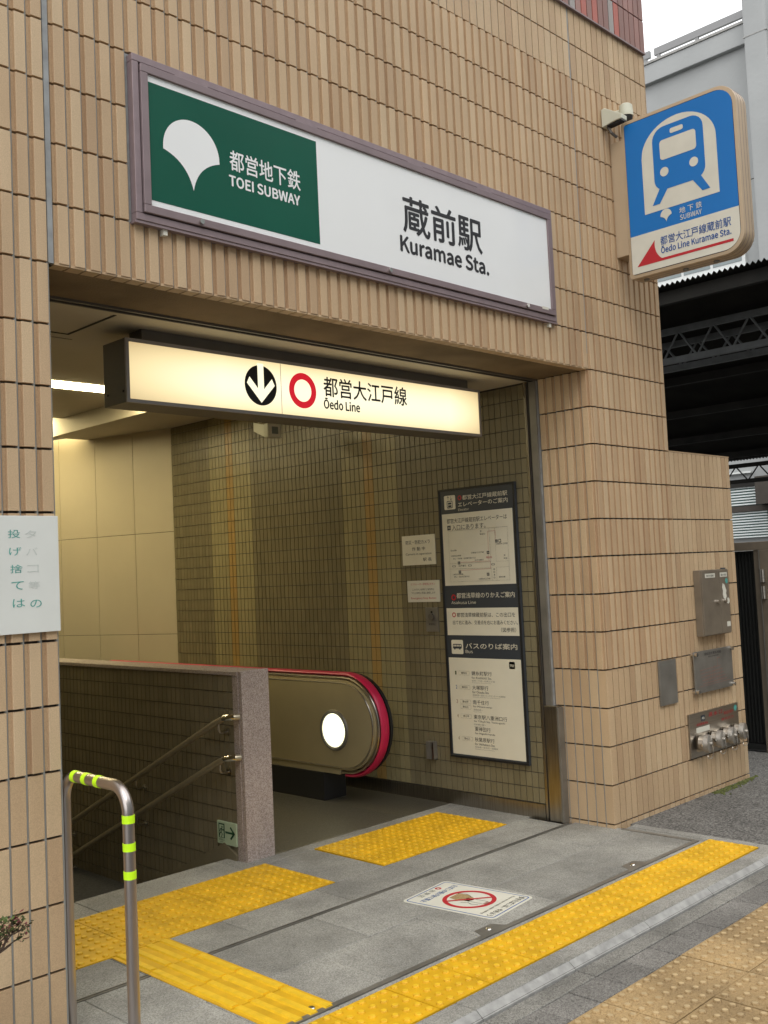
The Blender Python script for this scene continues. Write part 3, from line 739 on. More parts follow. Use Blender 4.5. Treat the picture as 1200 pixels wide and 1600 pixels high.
# lamps in the ceiling
M['tube_dim'] = mat('tube_light_dim', (1.0, 0.86, 0.50), 0.5, var=0, emit=4.0)
def strip(x0, x1, y0, y1, z, label, mk='tube'):
    t = thing('ceiling_light', ((x0+x1)/2, (y0+y1)/2, z), label, 'ceiling light', 'strip lights in the ceiling')
    bx('tray', M['white'], t, x0, x1, y0, y1, z+0.012, z+0.06)
    bx('diffuser', M[mk], t, x0+0.004, x1-0.004, y0+0.006, y1-0.006, z-0.002, z+0.0115)
strip(0.1, 2.895, 3.84, 4.06, 3.262, 'long strip light across the ceiling nearest the entrance')
strip(1.0, 2.86, 5.60, 5.90, 3.30, 'strip light in the deeper ceiling trough over the stairs')
strip(3.0, 3.35, 5.74, 6.80, 3.20, 'strip light in the lowered ceiling beside the cream wall', 'tube_dim')
# stairs
stairs = struct(bx('stairs', M['mortar'], None, -0.10, 1.79, 1.505, 1.52, -4.0, -0.022))
me_step = slab_mesh('stair_tread', 1.885, 0.335, 0.155, M['granite'])
for k in range(18):
    inst('stair_tread', me_step, stairs, (-0.098, 1.523+k*0.33, -0.155*(k+1)))
def handrail(zoff, label):
    t = thing('handrail', (1.73, 1.44, 0.6+zoff), label, 'handrail', 'handrails on the stair parapet')
    P = lambda y, z: (1.735, y, z+zoff)
    sl = -0.462
    pth = [(1.785, 1.335, 0.605+zoff), (1.757, 1.342, 0.607+zoff), (1.740, 1.36, 0.606+zoff), P(1.40, 0.602), P(1.44, 0.588), P(1.50, 0.565)] + [P(1.5+0.5*k, 0.565+sl*0.5*k) for k in range(1, 10)]
    MB().tube(pth, 0.019, 12).build('rail', M['railsteel'], t, smooth=True)
    MB().tube([pth[1], pth[2], pth[3], P(1.415, 0.5985)], 0.0205, 12).build('end_sleeve', M['chrome'], t, smooth=True)
    for y in (1.47, 2.40, 3.35, 4.3):
        z = 0.565+sl*(y-1.5)+zoff
        MB().tube([(1.735, y, z-0.018), (1.735, y, z-0.05), (1.745, y, z-0.068), (1.765, y, z-0.072), (1.800, y, z-0.072)], 0.007, 8).build('bracket', M['steel'], t, smooth=True)
        MB().tube([(1.792, y, z-0.072), (1.8, y, z-0.072)], 0.02, 12).build('bracket_plate', M['steel'], t)
handrail(0.235, 'upper steel handrail sloping down along the stair parapet')
handrail(0.0, 'lower steel handrail sloping down along the stair parapet')
# exit sign on the parapet
ex = thing('exit_sign', (1.797, 1.49, 0.15), 'small pale green exit sign with running figure and arrow at the foot of the parapet', 'exit sign')
bx('plate', M['exitw'], ex, 1.785, 1.7975, 1.405, 1.590, 0.080, 0.212, bevel=0.001)
EB = Board((1.785, 0, 0), (0, -1, 0), (0, 0, 1), (-1, 0, 0), ex)
u = lambda y: -y
EB.rect('pictogram', 'exitg', -1.575, -1.515, 0.115, 0.200)
EB.rect('pictogram', 'exitw', -1.566, -1.524, 0.118, 0.192, 2)
EB.shape('pictogram', 'exitg', circ(-1.538, 0.180, 0.006, n=14), 3)
for q in ([(-1.540, 0.172), (-1.548, 0.150), (-1.538, 0.138), (-1.545, 0.120)], [(-1.548, 0.150), (-1.560, 0.140), (-1.566, 0.126)], [(-1.541, 0.170), (-1.530, 0.160), (-1.524, 0.165)], [(-1.542, 0.170), (-1.556, 0.165), (-1.560, 0.154)]):
    EB.line('pictogram', 'exitg', q, 0.006, 3)
EB.line('arrow', 'exitg', [(-1.503, 0.152), (-1.428, 0.152)], 0.012)
EB.line('arrow', 'exitg', [(-1.452, 0.182), (-1.423, 0.152), (-1.452, 0.122)], 0.013, 2)
EB.text('lettering', 'exitg', '非常口', -1.572, -1.520, 0.098, 0.110, 0.02)
EB.text('lettering', 'exitg', 'EXIT', -1.560, -1.532, 0.087, 0.094, 0.02)
EB.flush()

# ================================================================== ESCALATOR
es = thing('escalator', (3.2, 1.9, 0), 'escalator with crimson handrail and round lit lamp in its steel balustrade', 'escalator')
CY, CZ = 1.915, 0.562
def stad(r, yend, n=18):
    P = [(yend, CZ+r)] + [(CY+r*math.cos(R(90+180*i/n)), CZ+r*math.sin(R(90+180*i/n))) for i in range(n+1)] + [(yend, CZ-r)]
    return P
MB().prism(stad(0.322, 5.2), 0, 3.150, 3.285).build('balustrade', M['inox'], es, bevel=0.012, smooth=True)
MB().prism(stad(0.300, 5.2), 0, 3.141, 3.152).build('inner_panel', M['inox'], es, bevel=0.004, smooth=True)
for r, x, rad in ((0.303, 3.143, 0.006), (0.338, 3.165, 0.010), (0.338, 3.27, 0.010)):
    P = [(x, a_, b_) for a_, b_ in stad(r, 5.2)]
    MB().tube(P, rad, 8).build('trim', M['steel_h'], es, smooth=True)
P = [(3.21, a_, b_) for a_, b_ in stad(0.350, 5.2, 28)]
bm_ = MB()
hr = []
for (x_, a_, b_) in P: hr.append((a_, b_))
# handrail: oval section swept along the stadium path
def sweep(path, prof, x):
    vs = []; fs = []; n = len(path); k = len(prof)
    for i, (a_, b_) in enumerate(path):
        p0 = Vector(path[max(i-1, 0)]); p1 = Vector(path[min(i+1, n-1)]); t = (p1-p0).normalized(); nrm = Vector((-t.y, t.x))
        if nrm.dot(Vector((a_-CY-1.0*(a_ > CY+0.01), b_-CZ))) < 0 and a_ <= CY+0.01: nrm = -nrm
        if a_ > CY+0.01: nrm = Vector((0, 1 if b_ > CZ else -1))
        for (dx, dr) in prof: vs.append((x+dx, a_+nrm.x*dr, b_+nrm.y*dr))
    for i in range(n-1):
        for j in range(k): fs.append((i*k+j, i*k+(j+1) % k, (i+1)*k+(j+1) % k, (i+1)*k+j))
    fs += [tuple(range(k)), tuple((n-1)*k+j for j in range(k))]
    return vs, fs
prof = [(0.040*math.cos(2*math.pi*i/16), 0.011+0.015*math.sin(2*math.pi*i/16)) for i in range(16)]
path = hr[:-1] + [(CY+0.03, CZ-0.350)]
vs_, fs_ = sweep(path, prof, 3.205)
MB().add(vs_, fs_).build('handrail', M['crimson'], es, smooth=True)
MB().prism(stad(0.362, 1.9)[1:-1], 0, 3.262, 3.285).build('handrail_guard', M['black'], es)
lens = MB(); n = 36
lens.add([(3.134, 2.012+0.122*math.cos(2*math.pi*i/n), 0.522+0.122*math.sin(2*math.pi*i/n)) for i in range(n)] + [(3.128, 2.012, 0.522)], [(i, (i+1) % n, n) for i in range(n)])
lens.build('lamp_lens', M['glow_w'], es, smooth=True)
MB().tube([(3.140, 2.012+0.134*math.cos(2*math.pi*i/n), 0.522+0.134*math.sin(2*math.pi*i/n)) for i in range(n+1)], 0.015, 8, cap=False).build('lamp_rim', M['steel_d'], es, smooth=True)
bx('skirt_box', M['black'], es, 3.142, 3.36, 2.15, 5.2, -0.015, 0.205, bevel=0.004)
bx('base_cover', M['inox'], es, 3.150, 3.34, 1.98, 5.2, 0.206, 0.245)
fl = MB().box(2.005, 3.59, 1.332, 3.9, -0.012, -0.0005)
fp = fl.build('landing_plate', M['dynplate'], es)
gr = MB()
for i in range(120):
    y = 1.36+i*0.021
    gr.box(2.03, 3.12, y, y+0.009, -0.0005, 0.0012)
gr.build('landing_ridges', M['dynplate'], es)['kind'] = 'stuff'
for k in range(9): bx('escalator_step', M['dynplate'], es, 2.15, 3.14, 3.9+0.4*k, 4.3+0.4*k, -0.32-0.2*k, -0.012-0.19*k)

# ================================================================== SHUTTER GUIDE
gd = thing('shutter_guide', (3.58, 0.45, 0), 'upright steel shutter guide rail in the right jamb with box cover at its foot', 'guide rail')
bx('outer_channel', M['steel_d'], gd, 3.592, 3.64, 0.402, 0.455, -0.01, 2.858, bevel=0.003)
bx('slot', M['dark'], gd, 3.604, 3.64, 0.455, 0.478, -0.01, 2.858)
bx('inner_channel', M['steel'], gd, 3.592, 3.603, 0.478, 0.498, -0.01, 2.858, bevel=0.002)
bx('sealant', M['caulk'], gd, 3.603, 3.62, 0.398, 0.402, 0.0, 2.858)
MB().box(3.567, 3.63, 0.352, 0.450, 0.0, 0.735).build('foot_cover', M['steel'], gd, bevel=0.003)
MB().box(3.560, 3.6175, 0.335, 0.352, 0.0, 0.728).build('foot_flange', M['steel_d'], gd, bevel=0.002)

# ================================================================== FASCIA SIGN
fs = thing('station_name_sign', (1.8, 0, 3.45), 'long station name sign in a mauve frame, green on the left and white beyond', 'sign board')
x0, x1, z0, z1 = 0.348, 3.262, 3.112, 3.806
def ring(mb, a0, a1, c0, c1, wd, y0, y1, wb=None):
    wb = wb or wd
    mb.box(a0, a1, y0, y1, c0, c0+wb); mb.box(a0, a1, y0, y1, c1-wd, c1)
    mb.box(a0, a0+wd, y0, y1, c0+wb, c1-wd); mb.box(a1-wd, a1, y0, y1, c0+wb, c1-wd)
mb = MB(); ring(mb, x0, x1, z0, z1, 0.030, -0.030, 0.012); mb.build('outer_frame', M['mauve'], fs, bevel=0.002, seg=1)
mb = MB(); ring(mb, x0+0.034, x1-0.022, z0+0.034, z1-0.036, 0.034, -0.040, 0.010); mb.build('inner_frame', M['mauve_d'], fs, bevel=0.002, seg=1)
bx('shadow_gap', M['dark'], fs, x0+0.02, x1-0.02, -0.012, 0.008, z0+0.02, z1-0.02)
bx('panel', M['white'], fs, x0+0.05, x1-0.03, -0.029, -0.014, z0+0.05, z1-0.05)
MB().box(x0-0.004, x1+0.01, -0.026, 0.012, z0-0.012, z0-0.001).build('drip_edge', M['mauve'], fs)
for a_, b_ in ((0.55, 0.72), (1.22, 1.35), (1.98, 2.10), (2.55, 2.68)):
    bx('latch', M['mauve'], fs, a_, b_, -0.034, -0.03, z1-0.037, z1-0.028)
for xx in (0.655, 1.80, 2.95):
    MB().tube([(xx, -0.040, z0+0.050), (xx, -0.052, z0+0.050)], 0.011, 12).build('screw', M['chrome'], fs, smooth=True)
FB = Board((0, -0.029, 0), (1, 0, 0), (0, 0, 1), (0, -1, 0), fs, 0.001)
FB.rect('green_panel', 'green', 0.418, 1.343, 3.207, 3.706)
# ginkgo leaf emblem
lp = [(0.484, 3.440)] + [(0.627+0.1425*math.cos(R(t)), 3.455+0.1425*math.sin(R(t))) for t in range(176, 3, -6)] + [(0.770, 3.444)]
def arc_between(p, q, bulge, n=12):
    p = Vector(p); q = Vector(q); m_ = (p+q)/2; d = q-p; nrm = Vector((-d.y, d.x)).normalized()*bulge
    c = m_+nrm
    return [tuple((1-t)**2*p + 2*t*(1-t)*c + t*t*q) for t in [i/n for i in range(1, n)]]
lp += arc_between((0.770, 3.444), (0.630, 3.294), -0.062) + [(0.630, 3.294)] + arc_between((0.630, 3.294), (0.484, 3.440), -0.062)
GINK = lp
FB.shape('emblem', 'white', lp, 2)
FB.text('lettering', 'white', '都営地下鉄', 0.826, 1.232, 3.437, 3.528, 0.028, 2)
FB.text('lettering', 'white', 'TOEI SUBWAY', 0.820, 1.225, 3.365, 3.412, 0.03, 2)
FB.text('name_lettering', 'blackp', '蔵前駅', 1.930, 2.570, 3.392, 3.588, 0.042, 1)
FB.text('name_lettering', 'blackp', 'Kuramae Sta.', 1.902, 2.618, 3.286, 3.368, 0.035, 1)
FB.rect('small_label', 'offwhite', 3.10, 3.165, 3.168, 3.184, 12)
FB.flush()
for xx in (0.49, 3.205): bx('bolt', M['offwhite'], fs, xx-0.01, xx+0.01, -0.018, 0.012, z0-0.036, z0-0.012)

# ================================================================== LIT DIRECTION SIGN
ds = thing('direction_sign', (2.0, 0.7, 2.65), 'long lit hanging sign with arrow, red ring and Oedo Line lettering under the ceiling', 'lit sign')
X0, X1, Za, Zb, Yf = 0.662, 3.262, 2.490, 2.795, 0.60
bx('housing', M['signgrey'], ds, X0, X1, Yf+0.012, Yf+0.205, Za, Zb, bevel=0.002)
mb = MB(); ring(mb, X0, X1, Za, Zb, 0.017, Yf, Yf+0.012); mb.build('rim', M['signrim'], ds)
bx('bracket', M['signgrey'], ds, X0+0.12, X1-0.06, Yf+0.05, Yf+0.16, Zb, 2.8615)
for q in ((0.655, 2.515), (0.74, 2.515)): pass
for dy, dz in ((0.03, 0.055), (0.17, 0.055)): MB().tube([(X0+0.001, Yf+dy, Za+dz), (X0-0.003, Yf+dy, Za+dz)], 0.006, 8).build('rivet', M['dark'], ds)
# backlit diffuser: brighter over the tubes
mt, nt, p = newmat('diffuser_backlit'); M['diff'] = mt
tc = nt.nodes.new('ShaderNodeNewGeometry'); sep = nt.nodes.new('ShaderNodeSeparateXYZ'); nt.links.new(tc.outputs['Position'], sep.inputs[0])
def math_(op, a_, b_=None, c_=None):
    q = nt.nodes.new('ShaderNodeMath'); q.operation = op
    for i, v in enumerate((a_, b_, c_)):
        if v is None: continue
        if isinstance(v, (int, float)): q.inputs[i].default_value = v
        else: nt.links.new(v, q.inputs[i])
    return q.outputs[0]
zc = math_('DIVIDE', math_('ABSOLUTE', math_('SUBTRACT', sep.outputs[2], 2.635)), 0.15)
xl = math_('DIVIDE', math_('SUBTRACT', sep.outputs[0], X0), 0.55); xr = math_('DIVIDE', math_('SUBTRACT', X1, sep.outputs[0]), 0.30)
ex_ = math_('MINIMUM', math_('MINIMUM', xl, xr), 1.0)
vz = math_('SUBTRACT', 1.0, math_('MULTIPLY', math_('MULTIPLY', zc, zc), 0.42))
vx = math_('ADD', 0.60, math_('MULTIPLY', math_('POWER', ex_, 0.8), 0.40))
val = math_('MULTIPLY', vz, vx)
cr = nt.nodes.new('ShaderNodeValToRGB'); e = cr.color_ramp.elements
e[0].position = 0.30; e[0].color = (0.42, 0.28, 0.12, 1); e[1].position = 1.0; e[1].color = (1.0, 0.93, 0.66, 1)
q = e.new(0.7); q.color = (0.86, 0.70, 0.38, 1)
nt.links.new(val, cr.inputs[0]); nt.links.new(cr.outputs[0], p.inputs['Emission Color']); p.inputs['Emission Strength'].default_value = 0.82
p.inputs['Base Color'].default_value = (0.35, 0.33, 0.27, 1); p.inputs['Roughness'].default_value = 0.4
bx('diffuser', M['diff'], ds, X0+0.017, X1-0.017, Yf+0.004, Yf+0.0118, Za+0.017, Zb-0.017)
mt2 = newmat('diffuser_lit_white')[0]; pp = mt2.node_tree.nodes['Principled BSDF']; pp.inputs['Base Color'].default_value = (0.4, 0.38, 0.3, 1)
pp.inputs['Emission Color'].default_value = (1.0, 0.95, 0.68, 1); pp.inputs['Emission Strength'].default_value = 0.80; M['litw'] = mt2
mt3 = newmat('print_red_lit')[0]; pp = mt3.node_tree.nodes['Principled BSDF']; pp.inputs['Base Color'].default_value = (0.45, 0.02, 0.03, 1)
pp.inputs['Emission Color'].default_value = (0.52, 0.008, 0.02, 1); pp.inputs['Emission Strength'].default_value = 0.75; M['redlit'] = mt3
DB = Board((0, Yf+0.004, 0), (1, 0, 0), (0, 0, 1), (0, -1, 0), ds, 0.0012)
ccx, ccz, rr = 1.459, 2.647, 0.106
DB.shape('arrow_emblem', 'blackp', circ(ccx, ccz, rr), 1)
DB.shape('arrow_emblem', 'litw', [(ccx-0.020, ccz+0.115), (ccx+0.020, ccz+0.115), (ccx+0.020, ccz-0.018), (ccx+0.074, ccz+0.040), (ccx+0.092, ccz+0.006), (ccx, ccz-0.092), (ccx-0.092, ccz+0.006), (ccx-0.074, ccz+0.040), (ccx-0.020, ccz-0.018)], 2)
DB.rect('panel_seam', 'signrim', 1.594, 1.597, Za+0.018, Zb-0.018, 1)
DB.shape('line_ring', 'redlit', [circ(1.747, 2.647, 0.097), circ(1.747, 2.647, 0.061)], 1)
DB.text('lettering', 'blackp', '都営大江戸線', 1.900, 2.568, 2.632, 2.742, 0.034, 1)
DB.text('lettering', 'blackp', 'Ōedo Line', 1.898, 2.172, 2.563, 2.622, 0.03, 1)
DB.flush()

# ceiling camera
cc = thing('ceiling_camera', (3.25, 2.85, 2.95), 'cream boxy security camera with square dark window behind the hanging sign', 'camera')
def ray_box(parent): pass
dirv = Vector((-0.05, -1, 0)).normalized()
cpos = Vector((3.10, 2.50, 2.775)); up_ = Vector((0, 0, 1)); lat = Vector((dirv.y, -dirv.x, 0))
lat = -lat if lat.dot(right) < 0 else lat
def obox(o, dx, dy, dz0, dz1, l0, l1, taper=1.0):
    vs = []
    for l, tt in ((l0, taper), (l1, 1.0)):
        for sx, z in ((-dx*tt, dz0*tt), (dx*tt, dz0*tt), (dx*tt, dz1), (-dx*tt, dz1)): vs.append(o + lat*sx + up_*z - dirv*l)
    return vs
def frustum(parent, name, mt, oc, w0, z0a, z1a, l0, w1, z0b, z1b, l1, bevel=0.004):
    vs = [oc+lat*sx+up_*z-dirv*l for (w_, za, zb_, l) in ((w0, z0a, z1a, l0), (w1, z0b, z1b, l1)) for sx, z in ((-w_, za), (w_, za), (w_, zb_), (-w_, zb_))]
    fs_ = [(0, 1, 2, 3), (4, 7, 6, 5), (0, 4, 5, 1), (1, 5, 6, 2), (2, 6, 7, 3), (3, 7, 4, 0)]
    return MB().add(vs, fs_).build(name, mt, parent, bevel=bevel)
frustum(cc, 'housing', M['lampw'], cpos, 0.065, -0.055, 0.055, 0.0, 0.065, -0.055, 0.055, 0.06, 0.012)
frustum(cc, 'rear_housing', M['lampw'], cpos, 0.055, -0.05, 0.05, 0.0605, 0.03, 0.02, 0.09, 0.24, 0.006)
frustum(cc, 'window', M['glass'], cpos, 0.030, -0.028, 0.028, -0.002, 0.030, -0.028, 0.028, 0.004, 0.001)
frustum(cc, 'window_bezel', M['offwhite'], cpos, 0.048, -0.043, 0.043, -0.0015, 0.048, -0.043, 0.043, 0.003, 0.001)
q0 = cpos-dirv*0.20+up_*0.06
MB().tube([q0, (q0.x+0.05, q0.y+0.04, q0.z+0.12), (q0.x+0.05, q0.y+0.04, 3.112)], 0.016, 10).build('mount', M['lampw'], cc)

# ================================================================== POSTER BOARD ON THE SIDE WALL
pb = thing('information_board', (3.58, 0.94, 1.27), 'tall black framed information board with elevator map and bus timetable panels', 'information board')
PX = 3.576
bx('backing', M['navy'], pb, PX, 3.5965, 0.600, 1.283, 0.333, 2.212, bevel=0.002)
mb = MB()
for (a0, a1, c0, c1) in ((0.600, 1.283, 0.333, 0.349), (0.600, 1.283, 2.198, 2.212), (0.600, 0.617, 0.349, 2.198), (1.267, 1.283, 0.349, 2.198)):
    mb.box(PX-0.006, PX, a0, a1, c0, c1)
mb.build('frame', M['black'], pb, bevel=0.0015, seg=1)
B = Board((PX, 0, 0), (0, -1, 0), (0, 0, 1), (-1, 0, 0), pb, 0.0006)
def T(part, mt_, s, ya, yb, z0_, z1_, bold=0.0, layer=2, align=None): B.text(part, mt_, s, -ya, -yb, z0_, z1_, bold, layer, align)
def Q(part, mt_, ya, yb, z0_, z1_, layer=1): B.rect(part, mt_, -ya, -yb, z0_, z1_, layer)
Q('elevator_sheet', 'poster', 1.256, 0.628, 1.530, 2.036)
Q('transfer_sheet', 'poster', 1.256, 0.624, 1.183, 1.372)
Q('bus_sheet', 'poster', 1.258, 0.624, 0.358, 1.026)
B.shape('elevator_icon', 'poster', rrect(-1.228, 2.066, -1.124, 2.166, 0.01))
B.shape('elevator_icon', 'navy', [rrect(-1.203, 2.075, -1.150, 2.128, 0.008), rrect(-1.198, 2.080, -1.155, 2.123, 0.006)], 2)
Q('elevator_icon', 'navy', 1.192, 1.161, 2.102, 2.116, 2); Q('elevator_icon', 'navy', 1.192, 1.161, 2.082, 2.097, 2)
for sx_, sg in ((-1.190, 1), (-1.163, -1)):
    B.line('elevator_icon', 'navy', [(sx_, 2.134), (sx_, 2.158)], 0.003, 2)
    zz = 2.160 if sg > 0 else 2.133
    B.line('elevator_icon', 'navy', [(sx_-0.008, zz-sg*0.009), (sx_, zz), (sx_+0.008, zz-sg*0.009)], 0.003, 2)
B.shape('line_mark', 'redp', [circ(-1.083, 2.142, 0.017), circ(-1.083, 2.142, 0.010)], 2)
T('heading', 'poster', '都営大江戸線蔵前駅', 1.058, 0.662, 2.124, 2.158, 0.02)
T('heading', 'poster', 'エレベーターのご案内', 1.100, 0.662, 2.078, 2.112, 0.02)
T('heading', 'poster', 'Elevator', 1.100, 1.004, 2.050, 2.068, 0.01)
T('body_text', 'blackp', '都営大江戸線蔵前駅エレベーターは', 1.212, 0.676, 1.966, 2.001, 0.008)
Q('exit_badge', 'navy', 1.210, 1.178, 1.921, 1.953, 1.5); T('exit_badge', 'poster', 'A5', 1.205, 1.183, 1.930, 1.945, 0.02)
T('body_text', 'blackp', '入口にあります。', 1.166, 0.864, 1.918, 1.955, 0.008)
# street map
mw = 0.0022
B.line('map_lines', 'greyp', [(-1.204, 1.915), (-0.678, 1.915), (-0.678, 1.556), (-1.204, 1.556), (-1.204, 1.915)], mw)
B.line('map_lines', 'greyp', [(-0.836, 1.915), (-0.833, 1.684), (-1.204, 1.684)], mw)
B.line('map_lines', 'greyp', [(-0.788, 1.915), (-0.786, 1.684), (-0.678, 1.684)], mw)
B.line('map_lines', 'greyp', [(-1.204, 1.648), (-0.831, 1.642), (-0.830, 1.556)], mw)
B.line('map_lines', 'greyp', [(-0.788, 1.556), (-0.788, 1.645), (-0.678, 1.645)], mw)
B.line('map_route', 'redp', [(-0.850, 1.698), (-0.848, 1.893), (-0.783, 1.893), (-0.783, 1.828)], 0.0015, 2)
B.line('map_route', 'redp', [(-1.105, 1.690), (-0.838, 1.690), (-0.838, 1.638), (-1.105, 1.634)], 0.0015, 2)
for yb, zb in ((1.117, 1.687), (1.113, 1.624), (0.853, 1.748), (0.862, 1.600), (0.775, 1.822)):
    Q('map_badge', 'navy', yb+0.011, yb-0.011, zb-0.010, zb+0.010, 3)
    T('map_badge', 'poster', {1.117: 'A1', 1.113: 'A2', 0.853: 'A6', 0.862: 'A7', 0.775: 'A5'}[yb], yb+0.008, yb-0.008, zb-0.006, zb+0.006, 0.01, 4)
B.shape('map_badge', 'navy', [rrect(-0.757, 1.811, -0.736, 1.834, 0.003), rrect(-0.753, 1.815, -0.740, 1.830, 0.002)], 3)
for s_, ya, yb, z_ in (('至浅草橋', 1.190, 1.135, 1.775), ('○都営大江戸線', 1.005, 0.890, 1.752), ('○都営浅草線', 1.190, 1.095, 1.737), ('押上・京成線・北総線方面のりば', 1.170, 0.965, 1.717),
                       ('みずほ銀行', 0.975, 0.895, 1.700), ('至', 0.915, 0.900, 1.896), ('御徒町', 0.918, 0.870, 1.876), ('○都営大江戸線', 0.782, 0.682, 1.802), ('至', 0.720, 0.705, 1.722), ('両国', 0.722, 0.692, 1.702),
                       ('○都営浅草線', 1.180, 1.085, 1.607), ('西馬込・羽田空港方面のりば', 1.170, 1.030, 1.590), ('○都営大江戸線', 0.945, 0.845, 1.570), ('蔵前橋', 0.770, 0.715, 1.578)):
    T('map_lettering', 'blackp', s_, ya, yb, z_-0.005, z_+0.006, 0.004)
T('map_lettering', 'redp', '現在地', 0.872, 0.822, 1.708, 1.722, 0.02)
T('map_lettering', 'blackp', '江戸通り', 1.125, 1.055, 1.659, 1.673, 0.008)
for yb in (1.165, 1.020, 0.815): B.shape('map_badge', 'greyp', [rrect(-yb-0.016, 1.659, -yb+0.016, 1.672, 0.006), rrect(-yb-0.011, 1.662, -yb+0.011, 1.669, 0.003)], 2)
for i, s_ in enumerate('春日通り'): T('map_lettering', 'blackp', s_, 0.814, 0.802, 1.626-i*0.019, 1.638-i*0.019, 0.006)
B.shape('line_mark', 'redp', [circ(-1.183, 1.447, 0.021), circ(-1.183, 1.447, 0.012)], 2)
T('heading', 'poster', '都営浅草線のりかえご案内', 1.155, 0.646, 1.440, 1.478, 0.02)
T('heading', 'poster', 'Asakusa Line', 1.206, 0.982, 1.400, 1.422, 0.01)
B.shape('line_mark', 'redp', [circ(-1.188, 1.325, 0.017), circ(-1.188, 1.325, 0.011)], 2)
T('body_text', 'blackp', '都営浅草線蔵前駅は、この出口を', 1.162, 0.650, 1.308, 1.340, 0.008)
T('body_text', 'blackp', '出て右に進み、交差点を右にお進みください。', 1.202, 0.632, 1.257, 1.287, 0.004)
T('body_text', 'blackp', '（図参照）', 0.775, 0.650, 1.206, 1.238, 0.008)
B.shape('bus_icon', 'poster', rrect(-1.226, 1.052, -1.119, 1.150, 0.01))
B.shape('bus_icon', 'navy', rrect(-1.212, 1.090, -1.132, 1.122, 0.006), 2)
for i in range(5): Q('bus_icon', 'poster', 1.206-i*0.0145, 1.196-i*0.0145, 1.104, 1.116, 3)
for yb in (1.196, 1.150): B.shape('bus_icon', 'navy', circ(-yb, 1.088, 0.006, n=14), 2)
T('heading', 'poster', 'バスのりば案内', 1.096, 0.648, 1.090, 1.130, 0.02)
T('heading', 'poster', 'Bus', 1.098, 1.034, 1.060, 1.082, 0.01)
B.shape('exit_badge', 'navy', rrect(-0.724, 0.962, -0.676, 1.010, 0.006)); T('exit_badge', 'poster', 'A6', 0.716, 0.684, 0.975, 0.997, 0.02)
def bus(num, col, badge, z_, title, en, sub, en2, w_, w2, ws=0.16):
    T('stop_number', col, num, 1.205, 1.192, z_-0.012, z_+0.014, 0.01)
    for i, bg_ in enumerate(badge):
        zz = z_-i*0.036
        B.shape('route_badge', 'greyp', [rrect(-1.172, zz-0.013, -1.075, zz+0.015, 0.006), rrect(-1.1705, zz-0.0115, -1.0765, zz+0.0135, 0.005)], 1)
        T('route_badge', 'blackp', bg_, 1.150, 1.098, zz-0.006, zz+0.009, 0.008)
    T('body_text', 'blackp', title, 1.055, 1.055-w_, z_-0.013, z_+0.017, 0.010)
    T('body_text', 'blackp', en, 1.055, 1.055-w2, z_-0.036, z_-0.020, 0.004)
    if sub: T('body_text', 'greyp', sub, 1.055, 1.055-ws, z_-0.055, z_-0.043, 0.004)
    if en2: T('body_text', 'greyp', en2, 1.055, 1.055-ws*0.85, z_-0.066, z_-0.060, 0.002)
bus('1', 'moss', ['都02'], 0.920, '錦糸町駅行', 'for Kinshichō Sta.', '本所一丁目〜石原三丁目', 'Honjo-itchōme Ishiwara-sanchōme', 0.178, 0.175, 0.20)
bus('2', 'textblue', ['都02'], 0.822, '大塚駅行', 'for Otsuka Sta.', '御徒町駅〜文京シビックセンター〜大塚駅前', 'Okachimachi Sta. Bunkyō Civic Center Otsuka Sta.', 0.142, 0.147, 0.285)
bus('3', 'pinkp', ['東42甲', '東42乙'], 0.722, '南千住行', 'for Minami-senju', '浅草松屋〜', 'Asakusa Matsuya', 0.140, 0.165, 0.085)
bus('4', 'ochre', ['東42甲'], 0.622, '東京駅八重洲口行', 'for Tōkyō Sta. Yaesu-guchi', '日本橋三越〜', 'Nihombashi Mitsukoshi', 0.290, 0.270, 0.105)
T('body_text', 'blackp', '東神田行', 1.050, 0.912, 0.526, 0.556, 0.010); T('body_text', 'blackp', 'for Higashi-kanda', 1.050, 0.875, 0.503, 0.519, 0.004)
bus('4', 'ochre', ['東42乙'], 0.468, '秋葉原駅行', 'for Akihabara Sta.', '和泉橋〜岩本町〜秋葉原', 'Izumibashi Iwamotochō Akihabara', 0.172, 0.175, 0.20)
B.flush()
# notices and small fittings
nt1 = thing('camera_notice', (3.59, 1.51, 1.8), 'cream notice saying cameras in operation left of the board top', 'notice')
bx('plate', M['poster'], nt1, 3.589, 3.5965, 1.348, 1.674, 1.688, 1.905, bevel=0.001)
NB = Board((3.589, 0, 0), (0, -1, 0), (0, 0, 1), (-1, 0, 0), nt1)
NB.text('lettering', 'blackp', '防災・防犯カメラ', -1.635, -1.395, 1.840, 1.870, 0.01)
NB.text('lettering', 'blackp', '作 動 中', -1.575, -1.445, 1.792, 1.820, 0.01)
NB.text('lettering', 'blackp', 'Camera in operation', -1.640, -1.385, 1.757, 1.777, 0.002)
NB.text('lettering', 'blackp', '駅 長', -1.470, -1.385, 1.713, 1.738, 0.012); NB.flush()
nt2 = thing('emergency_notice', (3.59, 1.48, 1.5), 'white notice with red emergency stop button lettering beside the board', 'notice')
bx('plate', M['offwhite'], nt2, 3.589, 3.5965, 1.325, 1.640, 1.418, 1.574, bevel=0.001)
NB = Board((3.589, 0, 0), (0, -1, 0), (0, 0, 1), (-1, 0, 0), nt2)
NB.text('lettering', 'redp', 'エスカレーター非常停止ボタン', -1.605, -1.365, 1.540, 1.556, 0.002)
NB.text('lettering', 'blackp', 'このボタンを押すと非常停止', -1.590, -1.375, 1.502, 1.517, 0)
NB.text('lettering', 'blackp', 'すると同時に係員に連絡します', -1.600, -1.365, 1.477, 1.492, 0)
NB.text('lettering', 'redp', 'Emergency Stop Button', -1.605, -1.360, 1.436, 1.454, 0.008); NB.flush()
